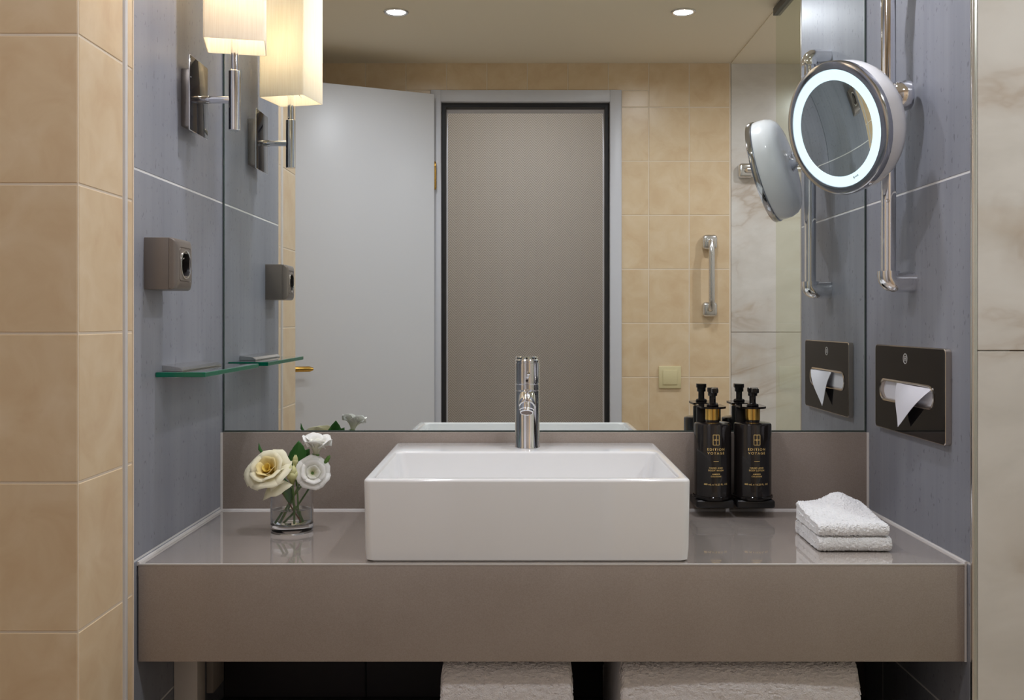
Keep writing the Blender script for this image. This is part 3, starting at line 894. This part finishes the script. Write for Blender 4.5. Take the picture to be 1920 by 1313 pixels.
    # the folded tissue itself
    A = Vector((XF - 0.001, -0.187, 1.1125)); B = Vector((XF - 0.001, -0.340, 1.1115)); T = Vector((XF - 0.0115, -0.219, 1.0365))
    bm = bmesh.new()
    g = 10
    grid = {}
    for i in range(g + 1):
        for j in range(g + 1 - i):
            u, v = i / g, j / g
            p = A * (1 - u - v) + B * u + T * v
            p.x -= 0.006 * math.sin(math.pi * min(1, v * 1.0)) * (1 - v) + 0.002 * math.sin(math.pi * u)
            grid[i, j] = bm.verts.new(p)
    for i in range(g):
        for j in range(g - i):
            bm.faces.new((grid[i, j], grid[i + 1, j], grid[i, j + 1]))
            if j < g - i - 1: bm.faces.new((grid[i + 1, j], grid[i + 1, j + 1], grid[i, j + 1]))
    ext = bmesh.ops.extrude_face_region(bm, geom=list(bm.faces))
    for v in [q for q in ext['geom'] if isinstance(q, bmesh.types.BMVert)]: v.co.x += 0.0006
    bmesh.ops.recalc_face_normals(bm, faces=list(bm.faces))
    single('paper_tissue', bm, 'paper', 'white tissue folded to a point, hanging from the dispenser slot', 'tissue', (XF, -0.25, 1.07))
make_tissue()

# ================================================================== PUMP BOTTLES WITH HOLDERS
def text_mesh(s, spacing=1.0):
    cu = bpy.data.curves.new('lettering', 'FONT'); cu.body = s; cu.size = 1.0; cu.align_x = 'CENTER'
    cu.space_character = spacing; cu.offset = 0.012; cu.resolution_u = 3
    o = bpy.data.objects.new('lettering', cu); C.objects.link(o)
    bpy.context.view_layer.update()
    dg = bpy.context.evaluated_depsgraph_get()
    me = bpy.data.meshes.new_from_object(o.evaluated_get(dg))
    bpy.data.objects.remove(o); bpy.data.curves.remove(cu)
    return me

def wrap_into(bm, me, cx, cy, r, z, width, height):
    """flat lettering wrapped on the front of an upright cylinder"""
    xs = [v.co.x for v in me.vertices]; ys = [v.co.y for v in me.vertices]
    x0, x1, y0, y1 = min(xs), max(xs), min(ys), max(ys)
    b2 = bmesh.new(); b2.from_mesh(me)
    for v in b2.verts:
        a = ((v.co.x - x0) / (x1 - x0) - 0.5) * width / r
        h = z + ((v.co.y - y0) / (y1 - y0) - 0.5) * height
        v.co = Vector((cx + r * math.sin(a), cy - r * math.cos(a), h))
    join(bm, b2); bpy.data.meshes.remove(me)

def make_bottle(bx, product, label, hlabel):
    by, r = -0.0588, 0.0354
    h = Thing('bottle_holder', hlabel, 'holder', (bx, by, 0.868), 'black bottle holders on the backsplash')
    h.part('base', bm_box(bx - 0.0362, bx + 0.0362, by - 0.030, -0.0125, 0.868, 0.8835, 0.004, 3), 'black_satin')
    h.part('tray', bm_lathe([(0, 0.8835), (r + 0.0005, 0.8835), (r + 0.0028, 0.886), (r + 0.0028, 0.8895), (r + 0.0016, 0.8903), (r + 0.0008, 0.8895), (r + 0.0006, 0.8868), (0, 0.8868)], (bx, by, 0), (0, 0, 1), 48), 'black_gloss')
    h.part('back_post', bm_box(bx - 0.024, bx + 0.024, -0.0215, -0.0128, 0.88, 1.055, 0.003), 'black_satin')
    bm = bmesh.new()
    pts = []
    for k in range(17):
        a = math.pi + math.pi * k / 16
        pts.append((bx + 0.0245 * math.cos(a), by - 0.003 + 0.0245 * math.sin(a)))
    pts += [(bx + 0.0245, -0.013), (bx - 0.0245, -0.013)]
    bm_prism([(p[0], p[1], 1.0560) for p in pts], (0, 0, 0.0038), bm=bm)
    h.part('neck_clip', bm, 'black_gloss')
    t = Thing('pump_bottle', label, 'bottle', (bx, by, 0.887), 'black pump bottles beside the basin')
    bd = t.part('bottle_body', bm_lathe([(0, 0.8870), (r - 0.002, 0.8870), (r, 0.889), (r, 1.0245), (r - 0.0012, 1.0270), (r - 0.004, 1.0285), (0.017, 1.0300), (0.0135, 1.0312), (0.0135, 1.034), (0, 1.034)], (bx, by, 0), (0, 0, 1), 56), 'bottle_black')
    t.part('collar', bm_lathe([(0, 1.0335), (0.0136, 1.0335), (0.0141, 1.034), (0.0141, 1.0548), (0.0136, 1.0553), (0, 1.0553)], (bx, by, 0), (0, 0, 1), 36), 'gold', 'shiny gold collar')
    pu = t.part('pump', bm_lathe([(0, 1.0600), (0.0112, 1.0600), (0.0116, 1.0612), (0.0100, 1.0640), (0.0070, 1.0648), (0.0062, 1.0660), (0.0062, 1.0800), (0, 1.0800)], (bx, by, 0), (0, 0, 1), 32), 'black_gloss')
    bm = bm_lathe([(0, 1.0795), (0.0085, 1.0795), (0.0088, 1.0805), (0.0088, 1.0868), (0.0102, 1.0875), (0.0102, 1.0945), (0.0096, 1.0952), (0, 1.0955)], (bx, by, 0), (0, 0, 1), 32)
    bm_box(bx - 0.0062, bx + 0.0062, by - 0.028, by, 1.0860, 1.0948, 0.002, 2, bm=bm)
    t.part('pump_head', bm, 'black_gloss', None, pu)
    rr = r + 0.0003
    bm = bmesh.new()
    for s, z, w, hh, spc in (('EDITION', 0.9805, 0.0335, 0.0046, 1.35), ('VOYAGE', 0.9733, 0.0330, 0.0046, 1.35), ('HAND AND', 0.9455, 0.0262, 0.0031, 1.15),
                        (product, 0.9408, 0.0290, 0.0031, 1.15), ('AMBER', 0.9337, 0.0150, 0.0025, 1.15), ('COLOGNE', 0.9294, 0.0200, 0.0025, 1.15), ('480 mL e 16.23 FL. OZ', 0.9143, 0.0475, 0.0033, 1.05)):
        wrap_into(bm, text_mesh(s, spc), bx, by, rr, z, w, hh)
    t.part('lettering', bm, 'gold_print', 'gold printed lettering', bd, smooth=False)['kind'] = 'stuff'
    bm = bmesh.new()
    def strip(x0, z0, x1, z1, w):
        d = Vector((x1 - x0, z1 - z0)); nrm = Vector((-d.y, d.x)).normalized() * w / 2
        for k in range(6):
            a0, a1 = k / 6, (k + 1) / 6
            q = []
            for t_, sg in ((a0, 1), (a1, 1), (a1, -1), (a0, -1)):
                x, z = x0 + d.x * t_ + sg * nrm.x, z0 + d.y * t_ + sg * nrm.y
                q.append(bm.verts.new((bx + rr * math.sin(x / rr), by - rr * math.cos(x / rr), z)))
            bm.faces.new(q)
    ez, ew, eh, lw = 0.9985, 0.0058, 0.0095, 0.0009
    for a in ((-ew, ez - eh, -ew, ez + eh), (ew, ez - eh, ew, ez + eh), (-ew, ez + eh, ew, ez + eh), (-ew, ez - eh, ew, ez - eh),
              (0, ez + 0.0018, 0, ez + eh), (0, ez - 0.0018, 0, ez - eh), (-ew, ez, -0.0018, ez), (0.0018, ez, ew, ez),
              (-0.0018, ez, 0, ez + 0.0018), (0, ez + 0.0018, 0.0018, ez), (0.0018, ez, 0, ez - 0.0018), (0, ez - 0.0018, -0.0018, ez)):
        strip(*a, lw)
    strip(-0.005, 0.9580, 0.005, 0.9580, 0.0007)
    bmesh.ops.recalc_face_normals(bm, faces=list(bm.faces))
    t.part('emblem', bm, 'gold_print', 'gold window-shaped emblem and dash', bd, smooth=False)['kind'] = 'stuff'

make_bottle(0.3724, 'BODY WASH', 'black body wash pump bottle with gold collar, nearer the basin', 'black wall holder under the body wash bottle')
make_bottle(0.4494, 'BODY LOTION', 'black body lotion pump bottle with gold collar, nearer the towels', 'black wall holder under the body lotion bottle')

# ================================================================== FLOWERS IN A GLASS
VX, VY, VR, VZ1 = -0.4048, -0.198, 0.0376, 0.9350
vase = Thing('glass_vase', 'small clear glass tumbler holding flowers, left of the basin', 'vase', (VX, VY, ZC))
vase.part('glass', bm_lathe([(0, ZC + 0.0003), (VR - 0.003, ZC + 0.0003), (VR - 0.0008, ZC + 0.002), (VR, ZC + 0.005), (VR, VZ1 - 0.0008), (VR - 0.0008, VZ1), (VR - 0.0018, VZ1 - 0.0008),
                         (VR - 0.002, ZC + 0.016), (VR - 0.006, ZC + 0.0125), (0, ZC + 0.012)], (VX, VY, 0), (0, 0, 1), 56), 'glass')
vase.part('water', bm_lathe([(0, ZC + 0.0125), (VR - 0.0065, ZC + 0.013), (VR - 0.0024, ZC + 0.0165), (VR - 0.0022, 0.8895), (0, 0.8895)], (VX, VY, 0), (0, 0, 1), 48), 'water')

def petal_into(bm, lay, axis_m, phi, r0, rt, h0, h1, wid, curl, lvl0, lvl1, cup=0.5, nu=7, nv=7, ruff=0.0, seed=0):
    """one petal: wraps the flower axis at angle phi, from radius r0/h0 at its base to rt/h1 at its tip"""
    grid = []
    for j in range(nv + 1):
        v = j / nv
        row = []
        half = wid * (0.5 + 0.5 * math.sin(math.pi / 2 * min(1, v * 1.3))) / 2
        for i in range(nu + 1):
            u = 2 * i / nu - 1
            rr = r0 + (rt - r0) * (v ** 1.35)
            edge = abs(u) ** 2
            h = h0 + (h1 - h0) * (v ** 0.85) - (h1 - h0) * 0.34 * abs(u) ** 3 * v ** 2
            if v > 0.72:
                q = (v - 0.72) / 0.28
                rr += curl * q * q; h -= curl * 0.75 * q * q
            rr -= cup * 0.10 * rt * edge * v
            a = phi + u * half
            if ruff:
                rr += ruff * math.sin(u * 7 + seed) * v * v
                h += ruff * 0.8 * math.sin(u * 5 + seed * 1.7) * v * v
            vv = bm.verts.new(axis_m @ Vector((rr * math.cos(a), rr * math.sin(a), h)))
            vv[lay] = lvl0 + (lvl1 - lvl0) * v
            row.append(vv)
        grid.append(row)
    for j in range(nv):
        for i in range(nu):
            bm.faces.new((grid[j][i], grid[j][i + 1], grid[j + 1][i + 1], grid[j + 1][i]))

def axis_matrix(origin, direction):
    q = Vector((0, 0, 1)).rotation_difference(Vector(direction).normalized())
    return Matrix.Translation(origin) @ q.to_matrix().to_4x4()

def solid(o, th=0.0005):
    m = o.modifiers.new('thickness', 'SOLIDIFY'); m.thickness = th; m.offset = 0

def stem_pts(a, b, bend=(0, 0, 0)):
    a, b, bend = Vector(a), Vector(b), Vector(bend)
    return [a.lerp(b, k / 8) + bend * math.sin(math.pi * k / 8) for k in range(9)]

def leaf_bm(base, direction, side, length, width, droop=0.2, bm=None):
    bm = bm or bmesh.new()
    d, s = Vector(direction).normalized(), Vector(side).normalized()
    n = d.cross(s).normalized()
    rows = []
    nv = 12
    for j in range(nv + 1):
        v = j / nv
        w = width * math.sin(math.pi * v ** 0.8) ** 0.9 / 2 + 0.0002
        if j % 2: w *= 0.92
        c = Vector(base) + d * (length * v) - n * (droop * length * v * v)
        rows.append([bm.verts.new(c + s * (w * u) + n * (abs(u) * w * 0.35)) for u in (-1, -0.5, 0, 0.5, 1)])
    for a, b in zip(rows, rows[1:]):
        for k in range(4): bm.faces.new((a[k], a[k + 1], b[k + 1], b[k]))
    return bm

def flower_part(thing, name, bm, mat, parent=None, label=None):
    p = thing.part(name, bm, mat, label, parent); solid(p); return p

# yellow rose
rc = Vector((-0.440, -0.220, 0.960)); rd = Vector((-0.20, -0.72, 0.62))
rose = Thing('rose', 'open pale yellow rose at the left of the glass', 'flower', (VX - 0.01, VY, ZC + 0.015), 'flowers in the glass')
M4 = axis_matrix(rc - rd.normalized() * 0.016, rd)
bm = bmesh.new(); lay = bm.verts.layers.float.new('depth')
rng = random.Random(3)
for k in range(4):
    petal_into(bm, lay, M4, k * 1.6, 0.002, 0.006 + 0.0012 * k, 0.006, 0.029, 2.4, 0.0, 0.0, 0.15, 0.2)
for k in range(5):
    petal_into(bm, lay, M4, 0.5 + k * 1.2566 + rng.uniform(-.15, .15), 0.004, 0.0175 + rng.uniform(-.001, .002), 0.004, 0.034, 2.0, 0.001, 0.05, 0.5, 0.15, ruff=0.0006, seed=k)
for k in range(5):
    petal_into(bm, lay, M4, 0.1 + k * 1.2566 + rng.uniform(-.15, .15), 0.005, 0.027 + rng.uniform(-.001, .002), 0.002, 0.034, 1.9, 0.003, 0.3, 0.9, 0.15, ruff=0.0010, seed=k + 9)
for k in range(5):
    petal_into(bm, lay, M4, 0.7 + k * 1.2566 + rng.uniform(-.2, .2), 0.005, 0.035 + rng.uniform(-.001, .003), 0.0, 0.028 + rng.uniform(-.003, .003), 1.75, 0.007, 0.5, 1.0, 0.15, ruff=0.0014, seed=k + 20)
petal_into(bm, lay, M4, -1.25, 0.006, 0.046, -0.004, 0.008, 1.2, 0.004, 0.5, 1.0, 0.15, ruff=0.0015, seed=2)
petal_into(bm, lay, M4, 2.9, 0.006, 0.042, -0.002, 0.016, 1.3, 0.006, 0.5, 1.0, 0.15, ruff=0.0015, seed=5)
flower_part(rose, 'bloom', bm, 'petal_yellow', label='pale yellow layered petals')
base = rc - rd.normalized() * 0.018
rose.part('stem', bm_tube(stem_pts((VX + 0.012, VY + 0.008, ZC + 0.016), base, (0.006, 0, 0.004)), 0.0021, 10), 'stem')
lf1 = rose.part('leaf', leaf_bm((VX + 0.002, VY + 0.008, 0.945), (0.10, 0.10, 1.0), (1, -0.12, 0), 0.064, 0.040, -0.05), 'leaf', 'dark green leaf standing behind the blooms'); solid(lf1, 0.0004)
lf2 = rose.part('leaf', leaf_bm((VX - 0.004, VY + 0.012, 0.948), (0.55, 0.2, 0.75), (0.75, -0.25, -0.6), 0.055, 0.034, 0.1), 'leaf'); solid(lf2, 0.0004)
lf3 = rose.part('leaf', leaf_bm((VX - 0.006, VY - 0.012, 0.935), (0.15, -0.2, -1.0), (1, 0.1, 0), 0.034, 0.018, 0.1), 'leaf'); solid(lf3, 0.0004)
rose.part('bud_tip', bm_tube([(VX - 0.01, VY + 0.02, 0.93), (VX - 0.05, VY + 0.024, 0.972), (VX - 0.064, VY + 0.024, 0.992), (VX - 0.0655, VY + 0.024, 1.003)], [0.0013, 0.0014, 0.0030, 0.0003], 8), 'leaf', 'thin green bud tip behind the rose')

# white lisianthus blooms
def lisianthus(center, direction, R_, Hh, label, seed, foot, open_=1.0):
    c = Vector(center); d = Vector(direction).normalized()
    t = Thing('lisianthus', label, 'flower', (foot[0], foot[1], ZC + 0.015), 'flowers in the glass')
    M = axis_matrix(c - d * Hh * 0.55, d)
    bm = bmesh.new(); lay = bm.verts.layers.float.new('depth')
    rg = random.Random(seed)
    cupped = open_ < 1
    for k in range(4):
        petal_into(bm, lay, M, k * 1.57, 0.002, R_ * 0.40, 0.003, Hh * (0.8 if cupped else 0.7), 2.1, 0.0008, 0.0, 0.8, 0.1, ruff=0.0006, seed=k)
    for k in range(4):
        petal_into(bm, lay, M, 0.3 + k * 1.57 + rg.uniform(-.15, .15), 0.003, R_ * 0.70, 0.001, Hh * (0.97 if cupped else 0.82), 2.1, R_ * 0.05, 0.15, 1.0, 0.1, ruff=0.0009, seed=k + 4)
    for k in range(5):
        petal_into(bm, lay, M, 0.9 + k * 1.2566 + rg.uniform(-.15, .15), 0.003, R_ * (0.86 if cupped else 0.95), 0.0, Hh * (0.97 if cupped else 0.66), 1.85, R_ * 0.12, 0.2, 1.0, 0.1, ruff=0.0012, seed=k + 8)
    flower_part(t, 'bloom', bm, 'petal_white')
    b = c - d * Hh * 0.55
    bm = bm_lathe([(0, -0.006), (0.003, -0.005), (0.0055, 0.0), (0.0068, 0.005), (0.004, 0.006), (0, 0.006)], b, d, 14)
    t.part('calyx', bm, 'stem', 'green calyx')
    t.part('stem', bm_tube(stem_pts((foot[0], foot[1], ZC + 0.016), b - d * 0.004, (-0.004, -0.002, 0.002)), 0.0017, 10), 'stem')
    return t
lisianthus((-0.3605, -0.200, 1.002), (0.12, -0.18, 1.0), 0.0270, 0.040, 'white cup-shaped bloom highest in the glass', 11, (VX - 0.016, VY + 0.004), 0.9)
lisianthus((-0.3635, -0.216, 0.956), (0.30, -0.92, 0.30), 0.0290, 0.026, 'white open bloom facing forward, right side of the glass', 12, (VX - 0.022, VY - 0.006))

# unopened buds
def bud(center, direction, r, h, label, foot, matn='petal_bud'):
    c = Vector(center); d = Vector(direction).normalized()
    t = Thing('flower_bud', label, 'flower', (foot[0], foot[1], ZC + 0.015), 'flowers in the glass')
    bm = bmesh.new(); lay = bm.verts.layers.float.new('depth')
    M = axis_matrix(c - d * h / 2, d)
    for k in range(4):
        petal_into(bm, lay, M, k * 1.57, 0.003, r, 0, h * 0.72, 2.2, -r * 0.35, 0.0, 1.0, 0.1)
        petal_into(bm, lay, M, 0.8 + k * 1.57, 0.003, r * 0.86, 0.002, h, 2.0, -r * 0.62, 0.2, 1.0, 0.1)
    flower_part(t, 'bloom', bm, matn)
    t.part('stem', bm_tube(stem_pts((foot[0], foot[1], ZC + 0.016), c - d * h * 0.48, (0.002, -0.002, 0.0)), 0.0016, 10), 'stem')
    return t
bud((-0.3985, -0.224, 0.950), (0.05, -0.3, 1.0), 0.0125, 0.032, 'pale green round bud between the rose and white bloom', (VX + 0.006, VY - 0.012))
bud((-0.3955, -0.214, 0.973), (0.05, 0.0, 1.0), 0.0058, 0.022, 'slim green bud standing above the round bud', (VX + 0.012, VY - 0.002))
bud((-0.342, -0.203, 0.975), (0.5, 0.0, 0.8), 0.0042, 0.018, 'tiny green bud at the right edge of the flowers', (VX - 0.012, VY + 0.010), 'stem')
single('twig', bm_tube(stem_pts((VX + 0.016, VY - 0.010, ZC + 0.018), (VX - 0.034, VY - 0.010, 0.944), (0.004, 0, -0.002)), 0.0012, 8), 'stem_brown', 'thin brown twig leaning left in the glass', 'twig', (VX, VY, ZC + 0.02))

# ================================================================== TOWELS
def cloth_fold(x0, x1, yf, yb, z0, h, slit=True, seed=0, step=0.0018, jit=0.0010, deform=None, rx=None):
    """cloth folded once with the fold at the front (yf): U section swept along X, terry jitter"""
    r = h / 2; rx = rx or r
    sec = []
    def line(a, b):
        n = max(1, int((Vector(b) - Vector(a)).length / step))
        for k in range(n): sec.append((a[0] + (b[0] - a[0]) * k / n, a[1] + (b[1] - a[1]) * k / n))
    line((yb, 0), (yf + rx, 0))
    n = max(6, int(math.pi * r / step))
    for k in range(n):
        a = -math.pi / 2 - math.pi * k / n
        sec.append((yf + rx + rx * math.cos(a), r + r * math.copysign(abs(math.sin(a)) ** (1.0 if rx == r else 0.5), math.sin(a))))
    line((yf + rx, h), (yb, h))
    if slit:
        g = h * 0.10
        line((yb, h), (yb + 0.002, h * 0.78)); line((yb + 0.002, h * 0.78), (yb, h / 2 + g))
        line((yb, h / 2 + g), (yf + r * 1.2, h / 2)); line((yf + r * 1.2, h / 2), (yb, h / 2 - g))
        line((yb, h / 2 - g), (yb + 0.002, h * 0.22)); line((yb + 0.002, h * 0.22), (yb, 0))
    else:
        line((yb, h), (yb, 0))
    nx = max(2, int((x1 - x0) / step))
    bm = bmesh.new(); rg = random.Random(seed)
    rows = []
    for i in range(nx + 1):
        u = i / nx; x = x0 + (x1 - x0) * u
        e = min(u, 1 - u) * (x1 - x0)
        squeeze = 1 - 0.22 * max(0, 1 - e / 0.006) ** 2      # rounded ends
        row = []
        for (y, z) in sec:
            zz = h / 2 + (z - h / 2) * squeeze
            p = Vector((x, y, z0 + zz))
            w = noise.noise(p * 38 + Vector((seed, 0, 0))) * 0.0016
            p += Vector((w * 0.6, w, 0.5 * w if zz > 0.002 else 0))
            if deform: p = deform(p, u, (y - yf) / (yb - yf), zz / h)
            p += Vector((rg.uniform(-jit, jit), rg.uniform(-jit, jit), rg.uniform(-jit, jit) if zz > 0.001 else rg.uniform(0, jit)))
            row.append(bm.verts.new(p))
        rows.append(row)
    m = len(sec)
    for a, b in zip(rows, rows[1:]):
        for k in range(m): bm.faces.new((a[k], a[(k + 1) % m], b[(k + 1) % m], b[k]))
    for rw, flip in ((rows[0], False), (rows[-1], True)):
        f = bm.faces.new(rw[::-1] if flip else rw)
        bmesh.ops.triangulate(bm, faces=[f])
    bmesh.ops.recalc_face_normals(bm, faces=list(bm.faces))
    return bm

def skew(p, u, v, t):
    p.x += 0.004 * v
    return p
def puff(p, u, v, t):
    p.x += 0.004 * v - 0.002
    g = max(0.0, min(1.0, (v - 0.25) / 0.75)); g = g * g * (3 - 2 * g)
    p.z += t * (0.010 * g + 0.016 * g * math.exp(-((u - 0.62) / 0.24) ** 2))
    return p
single('washcloth', cloth_fold(0.4830, 0.6010, -0.372, -0.222, ZC + 0.0006, 0.0245, seed=4, deform=skew), 'terry_white',
       'folded white terry washcloth, lower one of the stack', 'washcloth', (0.542, -0.297, ZC), 'folded washcloths on the counter')
single('washcloth', cloth_fold(0.4845, 0.5985, -0.3715, -0.226, ZC + 0.0254, 0.0215, seed=9, deform=puff), 'terry_white',
       'folded white terry washcloth, upper one with a puffed back', 'washcloth', (0.541, -0.297, ZC + 0.0254), 'folded washcloths on the counter')

# shelf and bath towels under the counter
sh = Thing('shelf_board', 'dark shelf board under the counter', 'shelf', (0.05, -0.2, 0.45))
sh.part('board', bm_box(XL + 0.002, XR - 0.002, -0.425, 0.002, 0.452, 0.478, 0.001), 'dark_board')
def sag(p, u, v, t):
    p.y -= 0.006 * math.sin(math.pi * u)
    return p
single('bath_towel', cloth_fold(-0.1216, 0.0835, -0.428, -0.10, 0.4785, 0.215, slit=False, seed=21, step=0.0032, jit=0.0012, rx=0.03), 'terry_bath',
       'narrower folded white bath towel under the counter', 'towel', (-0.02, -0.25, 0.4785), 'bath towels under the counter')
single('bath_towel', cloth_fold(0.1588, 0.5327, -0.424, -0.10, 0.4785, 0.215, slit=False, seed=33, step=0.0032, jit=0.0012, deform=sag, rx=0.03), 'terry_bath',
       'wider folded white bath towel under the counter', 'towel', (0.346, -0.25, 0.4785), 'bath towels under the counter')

# trunking and socket under the counter, left wall
single('cable_trunking', bm_box(XL + 0.0005, -0.5467, -0.281, -0.238, 0.0, 0.695, 0.0015), 'white_trunking', 'white vertical trunking on the left wall under the counter', 'trunking', (XL, -0.26, 0.0))
us = Thing('wall_socket', 'white wall socket under the counter beside the trunking', 'socket', (XL, -0.071, 0.5237))
us.part('socket_box', bm_box(XL + 0.0005, -0.5735, -0.105, -0.037, 0.5237, 0.655, 0.002), 'white_trunking')
us.part('socket_well', bm_lathe([(0, 0.0004), (0.019, 0.0004), (0.020, 0.001), (0.020, 0), (0, 0)], (-0.5735, -0.071, 0.60), (1, 0, 0), 30), 'dark_plastic', 'dark round socket well')

# ================================================================== SEEN IN THE MIRROR: grab rail, switch, hook, shower screen
def rail_mount(c, s=0.027):
    return bm_box(c[0] - s, c[0] + s, YO, YO + 0.034, c[2] - s, c[2] + s, 0.012, 4)
gx = 0.700
gr = Thing('grab_rail', 'vertical chrome grab rail on the beige tiles, reflected in the mirror', 'rail', (gx, YO, 1.27))
for z in (1.513, 1.266):
    gr.part('mount', rail_mount((gx, 0, z)), 'chrome_satin')
gr.part('bar', bm_tube([(gx, YO + 0.030, 1.513), (gx + 0.001, YO + 0.044, 1.508), (gx + 0.001, YO + 0.052, 1.492), (gx + 0.001, YO + 0.054, 1.47), (gx + 0.001, YO + 0.054, 1.31), (gx + 0.001, YO + 0.052, 1.288), (gx + 0.001, YO + 0.044, 1.271), (gx, YO + 0.030, 1.266)], 0.0112, 18), 'chrome_satin')
sx, sz = 0.556, 1.016
sw = Thing('light_switch', 'cream square light switch on the beige tiles, reflected in the mirror', 'switch', (sx, YO, sz))
sw.part('switch_frame', bm_box(sx - 0.041, sx + 0.041, YO - 0.0005, YO + 0.009, sz - 0.041, sz + 0.041, 0.003, 2), 'cream_plastic')
sw.part('rocker', bm_box(sx - 0.0265, sx + 0.0265, YO + 0.007, YO + 0.0125, sz - 0.0265, sz + 0.0265, 0.0015, 2), 'cream_plastic')
hx, hz = 0.832, 1.775
hk = Thing('towel_bar', 'chrome towel bar mount on the marble shower wall, reflected in the mirror', 'rail', (hx, YO, hz))
hk.part('mount', rail_mount((hx, 0, hz)), 'chrome_satin')
hk.part('mount', rail_mount((hx + 0.42, 0, hz)), 'chrome_satin')
hk.part('bar', bm_tube([(hx, YO + 0.03, hz), (hx + 0.006, YO + 0.046, hz), (hx + 0.025, YO + 0.054, hz), (hx + 0.395, YO + 0.054, hz), (hx + 0.414, YO + 0.046, hz), (hx + 0.42, YO + 0.03, hz)], 0.011, 16), 'chrome_satin')
ss = Thing('shower_screen', 'clear glass shower screen right of the door, reflected in the mirror', 'screen', (XG, -0.75, 0))
ss.part('glass_pane', bm_box(XG - 0.004, XG + 0.004, -1.04, YG - 0.004, 0.012, CEIL - 0.014, 0.001), 'screen_glass', smooth=False)
ss.part('top_rail', bm_box(XG - 0.011, XG + 0.011, -1.045, YG - 0.004, CEIL - 0.027, CEIL - 0.0045, 0.001), 'rail_grey', 'grey metal top rail', smooth=False)
ss.part('bottom_rail', bm_box(XG - 0.011, XG + 0.011, -1.045, YG - 0.004, 0.0005, 0.018, 0.001), 'chrome_dark', smooth=False)

# ================================================================== CEILING DOWNLIGHTS
def downlight(x, y, watts, label, size=170, zc=None):
    zc = zc or CEIL - (0.004 if x > XG else 0)
    t = Thing('ceiling_downlight', label, 'downlight', (x, y, zc), 'recessed ceiling downlights')
    t.part('ring', bm_lathe([(0.0385, 0.0005), (0.0385, -0.002), (0.036, -0.0042), (0.031, -0.0042), (0.0285, -0.001), (0.0285, 0.0005)], (x, y, zc), (0, 0, 1), 40, closed=True), 'chrome_satin')
    t.part('lens', bm_lathe([(0, -0.0012), (0.0284, -0.0012), (0.0284, 0.0004), (0, 0.0004)], (x, y, zc), (0, 0, 1), 32), 'lens_on', 'glowing white lens')
    l = bpy.data.lights.new('downlight_beam', 'AREA'); l.energy = watts; l.color = (0.95, 0.97, 1.06)
    l.shape = 'DISK'; l.size = 0.056; l.spread = math.radians(size)
    o = bpy.data.objects.new('downlight_beam', l); o.parent = t.o; o.location = (0, 0, -0.0016); C.objects.link(o)
downlight(-0.378, -1.092, DOWN_W * 0.8, 'lit ceiling downlight toward the door leaf, reflected left in the mirror')
downlight(0.506, -1.092, DOWN_W * 0.9, 'lit ceiling downlight toward the shower, reflected right in the mirror')
downlight(-0.27, -0.33, DOWN_W, 'ceiling downlight above the left end of the counter')
downlight(0.38, -0.33, DOWN_W, 'ceiling downlight above the right end of the counter')
downlight(1.2, -1.05, DOWN_W * 1.6, 'unseen ceiling downlight added in the shower to brighten the marble')  # added lamp out of view, brightens the marble and the pillar side
downlight(0.05, -2.05, DOWN_W * 3.0, 'unseen ceiling downlight added in the passage to light the wallpaper', 178, 2.5)  # added lamp out of view, lights the wallpaper beyond the doorway
